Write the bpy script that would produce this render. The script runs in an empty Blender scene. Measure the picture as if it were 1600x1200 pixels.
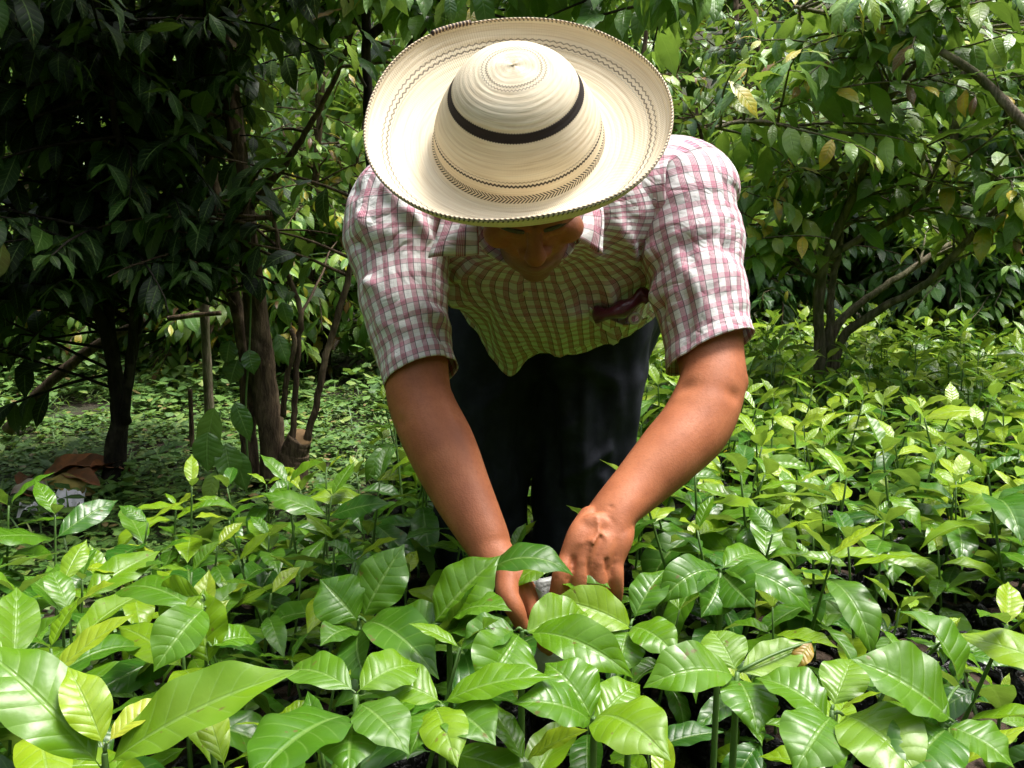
import bpy, bmesh, math, random
import numpy as np
from mathutils import Vector, Matrix, noise as mnoise

R = math.radians
SC = bpy.context.scene
COL = SC.collection
rng = np.random.default_rng(7)
random.seed(7)

# ------------------------------------------------------------------ camera
CAM_Z = 0.90
PITCH = R(10.2)
FPX = 1386.0          # focal length in 1600-px photograph pixels
cam = bpy.data.cameras.new('camera')
camo = bpy.data.objects.new('camera', cam)
COL.objects.link(camo)
camo.location = (0, 0, CAM_Z)
camo.rotation_euler = (R(90) - PITCH, 0, 0)
cam.sensor_fit = 'HORIZONTAL'
cam.sensor_width = 36
cam.lens = 36 * FPX / 1600
cam.clip_start = 0.02
cam.clip_end = 400
SC.camera = camo

def W(px, py, Y):
    """world point at depth Y (metres ahead) for a photograph position"""
    u = (px - 800) / FPX; v = (600 - py) / FPX
    d = np.array([u, math.cos(PITCH) + v * math.sin(PITCH), -math.sin(PITCH) + v * math.cos(PITCH)])
    p = d * (Y / d[1])
    p[2] += CAM_Z
    return p

def A(*x): return np.array(x, float)
def unit(v):
    v = np.asarray(v, float)
    return v / np.maximum(np.linalg.norm(v, axis=-1, keepdims=True), 1e-9)

# ------------------------------------------------------------------ mesh accumulator
def grid_faces(nr, nc, wrap=False):
    """rows nr (rings), cols nc; quads"""
    i = np.arange(nr - 1)[:, None]; j = np.arange(nc if wrap else nc - 1)[None, :]
    a = i * nc + j; b = i * nc + (j + 1) % nc
    c = b + nc; d = a + nc
    return np.stack([a, b, c, d], -1).reshape(-1, 4)

class MB:
    def __init__(s): s.v = []; s.f = []; s.uv = []; s.t = []; s.n = 0
    def add(s, v, f, uv=None, t=0.0):
        v = np.asarray(v, float).reshape(-1, 3); k = len(v)
        s.v.append(v); s.f.append(np.asarray(f, int) + s.n)
        s.uv.append(np.zeros((k, 2)) if uv is None else np.asarray(uv, float).reshape(-1, 2))
        s.t.append(np.broadcast_to(np.asarray(t, float), (k,)))
        s.n += k
        return s
    def tube(s, path, rad, seg=10, cap=True, t=0.0, flat=None):
        path = np.asarray(path, float); n = len(path)
        rad = np.broadcast_to(np.asarray(rad, float), (n,)) if np.ndim(rad) < 2 else np.asarray(rad, float)
        tan = np.gradient(path, axis=0); tan = unit(tan)
        up = A(0, 0, 1) if abs(tan[0][2]) < .9 else A(0, 1, 0)
        if flat is not None: up = np.asarray(flat, float)
        N = []; cur = up
        for i in range(n):
            cur = cur - tan[i] * cur.dot(tan[i]); cur = unit(cur); N.append(cur)
        N = np.array(N); B = np.cross(tan, N)
        an = np.linspace(0, 2 * math.pi, seg, endpoint=False)
        ra = rad if rad.ndim == 2 else np.stack([rad, rad], 1)
        V = path[:, None] + B[:, None] * (np.cos(an)[None, :, None] * ra[:, :1, None]) + N[:, None] * (np.sin(an)[None, :, None] * ra[:, 1:, None])
        L = np.concatenate([[0], np.cumsum(np.linalg.norm(np.diff(path, axis=0), axis=1))])
        UV = np.stack(np.broadcast_arrays(an[None] / (2 * math.pi), L[:, None]), -1)
        if cap:
            V = np.concatenate([np.repeat(path[:1, None], seg, 1), V, np.repeat(path[-1:, None], seg, 1)])
            UV = np.concatenate([UV[:1], UV, UV[-1:]])
        return s.add(V, grid_faces(len(V), seg, True), UV, t)
    def ball(s, c, r, seg=20, rings=12, frame=None, t=0.0):
        th = np.linspace(0, math.pi, rings + 1); ph = np.linspace(0, 2 * math.pi, seg, endpoint=False)
        X = np.stack([np.sin(th)[:, None] * np.cos(ph), np.sin(th)[:, None] * np.sin(ph), np.cos(th)[:, None] + 0 * ph], -1) * np.asarray(r, float)
        if frame is not None: X = X @ np.asarray(frame, float)
        return s.add(X + np.asarray(c, float), grid_faces(rings + 1, seg, True), None, t)
    def box(s, c, h, frame=None, t=0.0):
        v = np.array([[x, y, z] for x in (-1, 1) for y in (-1, 1) for z in (-1, 1)], float) * np.asarray(h, float)
        if frame is not None: v = v @ np.asarray(frame, float)
        f = [[0, 1, 3, 2], [4, 6, 7, 5], [0, 4, 5, 1], [2, 3, 7, 6], [0, 2, 6, 4], [1, 5, 7, 3]]
        return s.add(v + np.asarray(c, float), f, None, t)
    def mesh(s, name, smooth=True):
        V = np.concatenate(s.v); Fc = np.concatenate(s.f); UV = np.concatenate(s.uv); T = np.concatenate(s.t)
        me = bpy.data.meshes.new(name)
        me.vertices.add(len(V)); me.vertices.foreach_set('co', V.astype(np.float32).ravel())
        m = len(Fc)
        me.loops.add(m * 4); me.loops.foreach_set('vertex_index', Fc.astype(np.int32).ravel())
        me.polygons.add(m)
        me.polygons.foreach_set('loop_start', np.arange(0, m * 4, 4, dtype=np.int32))
        me.update(calc_edges=True)
        me.polygons.foreach_set('use_smooth', np.full(m, smooth, dtype=bool))
        ul = me.uv_layers.new(name='UVMap')
        ul.data.foreach_set('uv', UV[Fc.ravel()].astype(np.float32).ravel())
        at = me.attributes.new('tint', 'FLOAT', 'POINT')
        at.data.foreach_set('value', T.astype(np.float32))
        me.update()
        return me
    def build(s, name, mat=None, parent=None, smooth=True):
        me = s.mesh(name, smooth)
        return link(name, me, mat, parent)

def link(name, me, mat=None, parent=None):
    o = bpy.data.objects.new(name, me); COL.objects.link(o)
    if mat is not None and not me.materials: me.materials.append(mat)
    if parent is not None:
        o.parent = parent
        o.matrix_parent_inverse = Matrix.Translation(parent.location).inverted() if parent.rotation_euler[:] == (0, 0, 0) and parent.scale[:] == (1, 1, 1) else parent.matrix_basis.inverted()
    return o

def empty(name, loc, label=None, cat=None, group=None, kind=None):
    o = bpy.data.objects.new(name, None); COL.objects.link(o)
    o.location = tuple(loc); o.empty_display_size = .05
    return tag(o, label, cat, group, kind)

def tag(o, label=None, cat=None, group=None, kind=None):
    if label: o['label'] = label
    if cat: o['category'] = cat
    if group: o['group'] = group
    if kind: o['kind'] = kind
    return o

def baked(o, mods):
    """apply modifiers (list of (type, dict)) to o by evaluation"""
    for t, d in mods:
        m = o.modifiers.new(t, t)
        for k, v in d.items(): setattr(m, k, v)
    dg = bpy.context.evaluated_depsgraph_get()
    me = bpy.data.meshes.new_from_object(o.evaluated_get(dg))
    old = o.data
    o.modifiers.clear(); o.data = me
    me.name = o.name
    return o

def vcos(me):
    a = np.empty(len(me.vertices) * 3, np.float32); me.vertices.foreach_get('co', a); return a.reshape(-1, 3).astype(float)
def vset(me, a):
    me.vertices.foreach_set('co', a.astype(np.float32).ravel()); me.update()
def vnor(me):
    a = np.empty(len(me.vertices) * 3, np.float32); me.vertices.foreach_get('normal', a); return a.reshape(-1, 3).astype(float)

def fbm(p, s, seed=0.0, oct=2):
    return np.array([mnoise.fractal(Vector((q[0] * s + seed, q[1] * s - seed, q[2] * s + seed * .3)), 1.0, 2.0, oct) for q in p])

def catmull(pts, n):
    P = np.asarray(pts, float); m = len(P)
    Q = np.concatenate([[2 * P[0] - P[1]], P, [2 * P[-1] - P[-2]]])
    out = []
    for x in np.linspace(0, m - 1, n):
        i = min(int(x), m - 2); t = x - i
        a, b, c, d = Q[i], Q[i + 1], Q[i + 2], Q[i + 3]
        out.append(.5 * ((2 * b) + (c - a) * t + (2 * a - 5 * b + 4 * c - d) * t * t + (3 * b - a - 3 * c + d) * t ** 3))
    return np.array(out)

# ------------------------------------------------------------------ node helper
class NT:
    def __init__(s, name):
        s.m = bpy.data.materials.new(name); s.m.use_nodes = True
        s.t = s.m.node_tree; s.t.nodes.clear()
        s.out = s.t.nodes.new('ShaderNodeOutputMaterial')
    def n(s, typ, **kw):
        x = s.t.nodes.new('ShaderNode' + typ)
        for k, v in kw.items(): setattr(x, k, v)
        return x
    def set(s, sock, v):
        if v is None: return
        if isinstance(v, bpy.types.NodeSocket): s.t.links.new(v, sock)
        else:
            if hasattr(sock, 'default_value'):
                dv = sock.default_value
                if hasattr(dv, '__len__') and not hasattr(v, '__len__'): v = [v] * len(dv)
                if hasattr(dv, '__len__') and len(dv) == 4 and len(v) == 3: v = (*v, 1)
                sock.default_value = v
    def math(s, op, a, b=None, c=None, clamp=False):
        x = s.n('Math', operation=op, use_clamp=clamp)
        s.set(x.inputs[0], a); s.set(x.inputs[1], b); s.set(x.inputs[2], c)
        return x.outputs[0]
    def mix(s, fac, a, b, mode='MIX'):
        x = s.n('Mix', data_type='RGBA', blend_type=mode)
        s.set(x.inputs[0], fac); s.set(x.inputs[6], a); s.set(x.inputs[7], b)
        return x.outputs[2]
    def step(s, x, lo, hi):
        """smooth 0..1 between lo and hi"""
        m = s.n('MapRange', interpolation_type='SMOOTHSTEP')
        s.set(m.inputs[0], x); m.inputs[1].default_value = lo; m.inputs[2].default_value = hi
        return m.outputs[0]
    def band(s, x, lo, hi, soft):
        return s.math('MULTIPLY', s.step(x, lo - soft, lo + soft), s.math('SUBTRACT', 1.0, s.step(x, hi - soft, hi + soft)))
    def noise(s, vec, scale, detail=3, rough=.5, dist=0.0):
        x = s.n('TexNoise'); s.set(x.inputs['Vector'], vec)
        x.inputs['Scale'].default_value = scale; x.inputs['Detail'].default_value = detail
        x.inputs['Roughness'].default_value = rough; x.inputs['Distortion'].default_value = dist
        return x.outputs[0]
    def ramp(s, x, stops):
        r = s.n('ValToRGB'); e = r.color_ramp.elements
        while len(e) > 1: e.remove(e[-1])
        e[0].position = stops[0][0]; e[0].color = (*stops[0][1], 1)
        for p, c in stops[1:]:
            k = e.new(p); k.color = (*c, 1)
        s.set(r.inputs[0], x); return r.outputs[0]
    def bump(s, h, strength=.3, dist=.01):
        b = s.n('Bump'); b.inputs['Strength'].default_value = strength; b.inputs['Distance'].default_value = dist
        s.set(b.inputs['Height'], h); return b.outputs[0]
    def uv(s):
        x = s.n('SeparateXYZ'); s.set(x.inputs[0], s.n('TexCoord').outputs['UV']); return x.outputs[0], x.outputs[1]
    def obj(s): return s.n('TexCoord').outputs['Object']
    def attr(s, name): return s.n('Attribute', attribute_name=name).outputs['Fac']
    def pbr(s, color, rough=.6, normal=None, **kw):
        b = s.n('BsdfPrincipled'); s.set(b.inputs['Base Color'], color); s.set(b.inputs['Roughness'], rough)
        if normal is not None: s.set(b.inputs['Normal'], normal)
        for k, v in kw.items(): s.set(b.inputs[k.replace('_', ' ')], v)
        s.t.links.new(b.outputs[0], s.out.inputs[0]); s.b = b
        return s.m
    def sheen_trans(s, color, fac):
        """mix the principled with a translucent lobe: thin leaf or cloth"""
        t = s.n('BsdfTranslucent'); s.set(t.inputs[0], color)
        m = s.n('MixShader'); s.set(m.inputs[0], fac)
        s.t.links.new(s.b.outputs[0], m.inputs[1]); s.t.links.new(t.outputs[0], m.inputs[2])
        s.t.links.new(m.outputs[0], s.out.inputs[0]); return s.m
# ================================================================== PERSON
# ---- materials
def mat_skin():
    t = NT('skin'); p = t.obj()
    n1 = t.noise(p, 18, 4); n2 = t.noise(p, 260, 3)
    c = t.ramp(n1, [(.3, (.285, .088, .036)), (.55, (.40, .134, .058)), (.8, (.47, .175, .083))])
    c = t.mix(t.math('MULTIPLY', t.step(n2, .45, .75), .25), c, (.19, .065, .034))
    # grey stubble round the jaw (vertex attribute painted where the beard grows)
    c = t.mix(t.math('MULTIPLY', t.attr('tint'), .75), c, (.115, .098, .085))
    vo = t.n('TexVoronoi'); t.set(vo.inputs['Vector'], p); vo.inputs['Scale'].default_value = 420
    h = t.math('ADD', t.math('MULTIPLY', vo.outputs['Distance'], .6), t.math('MULTIPLY', n2, .8))
    return t.pbr(c, t.ramp(n2, [(.3, (.50,) * 3), (.7, (.66,) * 3)]), t.bump(h, .13, .0025), Subsurface_Weight=.06, Subsurface_Radius=(.012, .005, .003), Specular_IOR_Level=.36)

def mat_plaid():
    t = NT('plaid_cotton'); u, v = t.uv()
    pit = .0208
    def fr(x, off=0.0): return t.math('FRACT', t.math('ADD', t.math('DIVIDE', x, pit), off))
    wob = t.math('MULTIPLY', t.math('SUBTRACT', t.noise(t.obj(), 30, 2), .5), .0015)
    u = t.math('ADD', u, wob); v = t.math('ADD', v, wob)
    fu, fv = fr(u, .17), fr(v, .4)
    bandu = t.band(fu, .05, .43, .012); bandv = t.band(fv, .05, .40, .012)
    subu = t.step(t.math('ABSOLUTE', t.math('SUBTRACT', t.math('FRACT', t.math('MULTIPLY', fu, 11.5)), .5)), .10, .26)
    subv = t.step(t.math('ABSOLUTE', t.math('SUBTRACT', t.math('FRACT', t.math('MULTIPLY', fv, 11.5)), .5)), .10, .30)
    white = (.78, .765, .75)
    c = t.mix(t.math('MULTIPLY', bandv, t.math('ADD', t.math('MULTIPLY', subv, .42), .16)), white, (.50, .085, .19))
    cu = t.mix(t.math('MULTIPLY', bandu, t.math('ADD', t.math('MULTIPLY', subu, .52), .24)), c, (.40, .050, .125))
    lines = t.math('MAXIMUM', t.band(fu, .43, .49, .014), t.math('MULTIPLY', t.band(fu, .025, .050, .01), .55))
    linev = t.math('MAXIMUM', t.math('MULTIPLY', t.band(fv, .40, .455, .014), .75), t.math('MULTIPLY', t.band(fv, .70, .72, .01), .35))
    cu = t.mix(t.math('MULTIPLY', t.math('MAXIMUM', lines, linev), .85), cu, (.035, .015, .022))
    n = t.noise(t.obj(), 900, 2)
    cr = t.noise(t.obj(), 42, 4, .55, .6)
    rg = t.math('ABSOLUTE', t.math('SUBTRACT', t.noise(t.obj(), 11, 3, .5, 1.6), .5))
    h = t.math('ADD', t.math('MULTIPLY', n, .12), t.math('ADD', t.math('MULTIPLY', cr, .8), t.math('MULTIPLY', t.math('MINIMUM', rg, .10), 9.0)))
    t.pbr(cu, .82, t.bump(h, .34, .006), Specular_IOR_Level=.25, Sheen_Weight=.1)
    return t.sheen_trans(cu, .16)

def mat_cloth(name, col, rough=.85, sc=60):
    t = NT(name); p = t.obj(); n = t.noise(p, sc, 4, .6); w = t.noise(p, 700, 2)
    c = t.mix(t.step(n, .35, .75), col, tuple(min(1, x * 1.5 + .002) for x in col))
    return t.pbr(c, rough, t.bump(t.math('ADD', t.math('MULTIPLY', w, .2), n), .3, .004), Specular_IOR_Level=.2)

def mat_straw():
    t = NT('woven_straw'); u, v = t.uv()     # u: turn 0..1, v: metres along the weave from the crown's top
    ring = t.math('FRACT', t.math('MULTIPLY', v, 135))
    cu_, su_ = (t.math(k, t.math('MULTIPLY', u, 2 * math.pi)) for k in ('COSINE', 'SINE'))
    cb = t.n('CombineXYZ'); t.set(cb.inputs[0], t.math('MULTIPLY', cu_, 1.6)); t.set(cb.inputs[2], t.math('MULTIPLY', su_, 1.6)); t.set(cb.inputs[1], t.math('MULTIPLY', v, 330))
    streak = t.noise(cb.outputs[0], 1, 3)
    cb2 = t.n('CombineXYZ'); t.set(cb2.inputs[0], cu_); t.set(cb2.inputs[2], su_); t.set(cb2.inputs[1], t.math('MULTIPLY', v, 40))
    blot = t.noise(cb2.outputs[0], 1, 3)
    c = t.ramp(streak, [(.22, (.56, .45, .29)), (.42, (.71, .61, .44)), (.62, (.77, .68, .51)), (.8, (.81, .74, .58))])
    c = t.mix(t.math('MULTIPLY', t.step(blot, .5, .75), .30), c, (.62, .48, .32))
    seam = t.math('MULTIPLY', t.step(t.math('ABSOLUTE', t.math('SUBTRACT', ring, .5)), .40, .5), .22)
    c = t.mix(seam, c, (.34, .25, .15))
    dark = (.018, .012, .010)
    def zig(teeth): return t.math('PINGPONG', t.math('MULTIPLY', u, teeth), 0.5)
    def ringmask(v0, w, teeth, amp, soft=.0006):
        off = t.math('MULTIPLY', t.math('SUBTRACT', zig(teeth), .25), amp)
        x = t.math('ABSOLUTE', t.math('SUBTRACT', t.math('SUBTRACT', v, v0), off))
        return t.math('SUBTRACT', 1.0, t.step(x, w - soft, w + soft))
    def dash(v0, v1, teeth, duty, slant):
        f = t.math('FRACT', t.math('ADD', t.math('MULTIPLY', u, teeth), t.math('MULTIPLY', v, slant)))
        return t.math('MULTIPLY', t.band(v, v0, v1, .0005), t.math('SUBTRACT', 1.0, t.step(f, duty - .08, duty + .08)))
    masks = [
        (ringmask(VR['top'], .0011, 52, .004), .62), (ringmask(VR['top'] + .0055, .0009, 52, .004), .60),
        (ringmask(VR['band'], .0062, 150, .0018, .0008), 1.0),
        (ringmask(VR['line'], .0015, 130, .004), .95), (ringmask(VR['line'] - .005, .0006, 130, .003), .5),
        (dash(VR['base'] - .0052, VR['base'] + .0002, 150, .5, 240), .95), (dash(VR['base'] + .0002, VR['base'] + .0052, 150, .5, -240), .95),
        (ringmask(VR['brim'], .0010, 110, .005), .75), (ringmask(VR['brim'] + .0065, .0009, 110, .005), .62),
        (ringmask(VR['brim'] - .004, .0005, 110, .002), .4),
        (dash(VR['edge'] - .0035, VR['edge'] + .02, 210, .40, 60), .75),
    ]
    m = 0.0
    for k, w in masks: m = t.math('MAXIMUM', m, t.math('MULTIPLY', k, w))
    c = t.mix(m, c, dark)
    weave = t.math('SINE', t.math('MULTIPLY', u, 2 * math.pi * 330))
    h = t.math('ADD', t.math('MULTIPLY', streak, .8), t.math('MULTIPLY', weave, .12))
    h = t.math('ADD', h, t.math('MULTIPLY', t.math('ABSOLUTE', t.math('SUBTRACT', ring, .5)), -.8))
    t.pbr(c, .78, t.bump(h, .45, .0025), Specular_IOR_Level=.3)
    return t.sheen_trans(c, .10)

SKIN = mat_skin()
PLAID = None

# ---- hat frame
AX = unit(A(-.055, -.743, .669))              # crown direction
FC = A(.05, -.669, -.743); FC = unit(FC - AX * FC.dot(AX))   # the way the face looks
SD = np.cross(AX, FC)                         # sideways
if SD[0] < 0: SD = -SD
HB = W(810, 217, 1.2)                         # centre of the crown's base
HC = HB - AX * .073 + FC * .004 + A(.012, 0, 0)           # skull centre

prof = [(0, .1160), (.012, .1157), (.028, .1138), (.042, .1105), (.056, .1050), (.067, .0980), (.0755, .0890), (.0820, .0780), (.0885, .0665),
        (.0955, .0545), (.1022, .041), (.1075, .027), (.1095, .015), (.1115, .006), (.1150, .0012), (.124, .0005), (.138, .0030), (.153, .0075), (.167, .0135),
        (.177, .0200), (.185, .0270), (.190, .0340), (.193, .0410)]
prof = catmull([(a, b, 0) for a, b in prof], 130)[:, :2]
parc = np.concatenate([[0], np.cumsum(np.linalg.norm(np.diff(prof, axis=0), axis=1))])
def arc_at(r=None, h=None, lo=0):
    k = np.argmin(np.abs(prof[:, 0] - r)) if r is not None else np.argmin(np.abs(prof[:, 1] - h) + 9 * (prof[:, 0] > .1125))
    return float(parc[k])
VR = dict(top=arc_at(r=.034), band=arc_at(h=.0775), line=arc_at(h=.027), base=arc_at(h=.006) - .001, brim=arc_at(r=.169), edge=float(parc[-1]))

def hat_surface():
    nseg = 200
    an = np.linspace(0, 2 * math.pi, nseg + 1)
    r = prof[:, 0][:, None]; h = prof[:, 1][:, None]
    br = np.clip((r - .115) / .09, 0, 1)
    hh = h + br ** 1.5 * (.006 * np.sin(2 * an + .6) + .004 * np.sin(3 * an + 2.0) + .0022 * np.sin(5 * an + 1) + .028 * np.clip(np.sin(an), 0, 1) ** 2 + .002 * np.clip(-np.sin(an), 0, 1) ** 2)
    rr = r * (1 + br * (.010 * np.sin(2 * an + 2.2) + .006 * np.sin(3 * an)))
    cr = np.clip((.112 - r) / .112, 0, 1)
    hh = hh + (h > .02) * .0012 * np.sin(3 * an + 1) * np.sin(h * 90)
    # an = 0 points sideways, 90 deg towards the face
    X = SD[None, None] * (rr * np.cos(an))[..., None] + FC[None, None] * (rr * 1.03 * np.sin(an))[..., None] + AX[None, None] * hh[..., None]
    uv = np.stack(np.broadcast_arrays(an[None] / (2 * math.pi), parc[:, None]), -1)
    return HB + X, uv

person = empty('person', (0.03, 1.80, 0), 'man bent low over the seedlings in a pink plaid short-sleeved shirt and a straw hat', 'person')

def build_hat():
    V, uv = hat_surface()
    mb = MB(); mb.add(V, grid_faces(V.shape[0], V.shape[1]), uv)
    hat = mb.build('straw_hat', mat_straw(), person)
    hat = baked(hat, [('WELD', dict(merge_threshold=1e-5)), ('SOLIDIFY', dict(thickness=.0022, offset=-1))])
    # rolled edge cord with its stitching
    rim = MB(); e = V[-1][:-1]; ring = np.concatenate([e, e[:1]])
    rim.tube(ring, .0013, 8, cap=False)
    L = np.concatenate([[0], np.cumsum(np.linalg.norm(np.diff(ring, axis=0), axis=1))])
    t = NT('hat_edge_cord'); u, v = t.uv()
    f = t.math('FRACT', t.math('ADD', t.math('MULTIPLY', v, 165), u))
    rim.build('hat_edge', t.pbr(t.mix(t.step(f, .42, .56), (.70, .58, .40), (.10, .07, .05)), .8), hat)
    # overlap of the edge binding at the back: a dark stitched stretch
    k0 = int(200 * .655); seg = V[-1][k0:k0 + 11] + AX * .0012
    bnd = MB(); bnd.tube(seg, .0032, 8)
    t = NT('hat_binding'); u, v = t.uv()
    f = t.math('FRACT', t.math('MULTIPLY', v, 190))
    bnd.build('hat_binding', t.pbr(t.mix(t.step(f, .55, .7), (.035, .02, .018), (.45, .34, .22)), .8), hat)
    return hat

# ---- body: head, neck, trunk, arms, hands and legs in one skin
def hp(s, a, f): return HC + SD * s + AX * a + FC * f      # head coordinates: side, up the head, forward
HF = np.array([SD, FC, AX])

# shoulders, elbows, wrists
SH_L, EL_L, WR_L = W(628, 350, 1.43), W(662, 640, 1.275), W(768, 862, 1.135)
SH_R, EL_R, WR_R = W(1072, 335, 1.44), W(1112, 606, 1.275), W(962, 796, 1.145)

def limb(mb, pts, n=40, seg=28, cap=True):
    """pts: (centre, r_across, r_deep) -> smooth tube"""
    P_ = np.array([p[0] for p in pts]); Rr = np.array([[p[1], p[2], 0] for p in pts])
    c = catmull(P_, n); r = catmull(Rr, n)[:, :2]
    mb.tube(c, np.maximum(r, .002), seg, cap, flat=(0, -1, .15))

def finger(mb, pts, rad, n=16):
    P_ = catmull(pts, n); r = catmull([(a, 0, 0) for a in rad], n)[:, 0]
    mb.tube(P_, r, 14, True)
    mb.ball(P_[-1], r[-1], 14, 8); mb.ball(P_[0], r[0], 14, 8)

def build_body():
    mb = MB()
    # head: skull, face block, jaw, nose, brow, cheeks, lips, ears, neck
    mb.ball(hp(0, .020, -.012), (.076, .095, .094), 28, 18, HF)
    mb.ball(hp(0, -.030, .020), (.066, .072, .080), 24, 16, HF)
    mb.ball(hp(0, -.085, .038), (.050, .050, .040), 24, 16, HF)       # jaw
    mb.ball(hp(0, -.108, .066), (.024, .020, .020), 16, 10, HF)       # chin
    finger(mb, [hp(0, -.004, .086), hp(0, -.020, .097), hp(0, -.034, .104), hp(0, -.040, .100)], [.0085, .0105, .0150, .0140])   # nose
    for s in (-1, 1):
        mb.ball(hp(s * .0145, -.041, .091), (.0095, .012, .009), 12, 8, HF)     # nostril wing
        finger(mb, [hp(s * .012, .006, .087), hp(s * .032, .010, .084), hp(s * .054, .001, .064)], [.0085, .0105, .008])        # brow ridge
        mb.ball(hp(s * .045, -.032, .060), (.025, .024, .021), 16, 10, HF)      # cheek
        mb.ball(hp(s * .031, -.0145, .0715), (.0155, .0125, .0125), 14, 10, HF)  # eyeball under its lid
        # ear
        finger(mb, [hp(s * .078, .018, -.012), hp(s * .089, .010, -.024), hp(s * .089, -.016, -.022), hp(s * .079, -.040, -.008)], [.006, .007, .006, .006])
        mb.ball(hp(s * .078, -.008, -.014), (.008, .018, .026), 12, 10, HF)
    finger(mb, [hp(-.024, -.081, .076), hp(0, -.079, .089), hp(.024, -.081, .076)], [.005, .0068, .005])
    finger(mb, [hp(-.021, -.090, .074), hp(0, -.090, .086), hp(.021, -.090, .074)], [.005, .0072, .005])
    NK = A(.040, 1.40, .925)
    limb(mb, [(hp(0, .0, -.035), .055, .055), (hp(0, -.07, -.035), .056, .058), (NK, .064, .066), (A(.045, 1.47, .92), .10, .085)], 20)
    # trunk inside the shirt, and hips
    limb(mb, [(A(.045, 1.42, .915), .15, .085), (A(.045, 1.50, .90), .185, .11), (A(.045, 1.62, .86), .165, .115), (A(.045, 1.75, .83), .155, .115), (A(.045, 1.86, .80), .165, .12)], 30)
    # arms
    limb(mb, [(SH_L + A(.06, .03, .01), .060, .060), (SH_L, .063, .063), (SH_L * .5 + EL_L * .5 + A(-.002, .004, 0), .052, .054), (W(652, 600, 1.295), .0475, .050), (EL_L, .0475, .051),
              (W(690, 700, 1.235), .0495, .050), (W(722, 770, 1.195), .0425, .043), (W(757, 838, 1.15), .0335, .033), (WR_L, .030, .027), (W(786, 886, 1.118), .027, .025), (W(806, 914, 1.105), .020, .024)], 60, 30)
    limb(mb, [(SH_R + A(-.06, .03, .01), .060, .060), (SH_R, .063, .063), (W(1096, 450, 1.37), .056, .056), (W(1110, 555, 1.315), .050, .050), (W(1113, 600, 1.285), .0485, .050),
              (W(1088, 662, 1.25), .052, .050), (W(1048, 707, 1.215), .0475, .046), (W(1000, 757, 1.18), .0385, .038), (WR_R, .0350, .028), (W(945, 822, 1.13), .037, .024), (W(934, 842, 1.115), .034, .018)], 60, 30)
    # elbow point of the bent arm
    mb.ball(W(1148, 596, 1.285), (.020, .024, .026), 14, 10)
    # --- hand on the right: back of the hand to the camera, fingers closed downwards
    k = {'i': W(889, 871, 1.098), 'm': W(912, 879, 1.088), 'r': W(938, 881, 1.088), 'l': W(961, 873, 1.098)}
    wb = W(948, 815, 1.135)
    for j, q in enumerate(('i', 'm', 'r', 'l')):
        a = wb + (A(-.022, 0, .004) + A(.0145, .001, -.002) * j)
        finger(mb, [a, a * .5 + k[q] * .5 + A(0, -.006, .004), k[q]], [.0175, .0185, .0135])
    mb.ball(wb * .45 + (k['m'] + k['r']) * .275 + A(-.002, .004, 0), (.036, .017, .042), 18, 12)
    finger(mb, [k['i'], W(877, 900, 1.083), W(873, 936, 1.086), W(879, 960, 1.104), W(888, 966, 1.120)], [.0130, .0125, .0115, .0100, .0085])
    finger(mb, [k['m'], W(907, 912, 1.080), W(905, 950, 1.088), W(908, 972, 1.108), W(911, 974, 1.122)], [.0130, .0120, .0112, .0098, .0085])
    finger(mb, [k['r'], W(937, 912, 1.080), W(937, 946, 1.086), W(934, 966, 1.106), W(932, 968, 1.120)], [.0125, .0115, .0105, .0093, .0082])
    finger(mb, [k['l'], W(963, 900, 1.088), W(963, 928, 1.094), W(959, 945, 1.112), W(955, 948, 1.126)], [.0112, .0102, .0092, .0083, .0074])
    finger(mb, [W(915, 842, 1.138), W(893, 872, 1.145), W(876, 905, 1.140), W(867, 930, 1.128)], [.0175, .0150, .0115, .0092])   # thumb, behind, against the bag
    # raised veins and tendons on the back of the hand
    def vein(pts, r): mb.tube(catmull([q + A(0, -.0013, .0003) for q in pts], 14), r, 8)
    vein([W(931, 806, 1.1085), W(936, 828, 1.0955), W(928, 846, 1.0845), W(922, 862, 1.0765)], .0016)
    vein([W(936, 828, 1.0955), W(950, 846, 1.0900), W(953, 862, 1.0850)], .0015)
    vein([W(930, 842, 1.0845), W(915, 846, 1.0895), W(902, 850, 1.0910)], .0014)
    # --- hand on the left: reaching down, thumb side to the camera
    k2 = {'i': W(826, 944, 1.092), 'm': W(836, 948, 1.108), 'r': W(838, 952, 1.124), 'l': W(832, 958, 1.140)}
    w2 = W(788, 888, 1.12)
    for j, q in enumerate(('i', 'm', 'r', 'l')):
        a = w2 + A(.002, -.014 + .011 * j, .002)
        finger(mb, [a, a * .5 + k2[q] * .5, k2[q]], [.0175, .0178, .0125])
    finger(mb, [k2['i'], W(838, 972, 1.082), W(846, 1000, 1.084), W(852, 1012, 1.095)], [.0120, .0108, .0098, .0080])
    finger(mb, [k2['m'], W(850, 976, 1.102), W(856, 1004, 1.102), W(858, 1018, 1.110)], [.0120, .0108, .0098, .0080])
    finger(mb, [k2['r'], W(852, 980, 1.120), W(858, 1004, 1.122), W(860, 1014, 1.126)], [.0115, .0104, .0094, .0080])
    finger(mb, [k2['l'], W(844, 982, 1.140), W(852, 1000, 1.142), W(856, 1010, 1.144)], [.0105, .0094, .0086, .0074])
    finger(mb, [W(793, 905, 1.095), W(793, 930, 1.075), W(805, 952, 1.064), W(815, 976, 1.066)], [.0165, .0155, .0130, .0098])   # thumb
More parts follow.
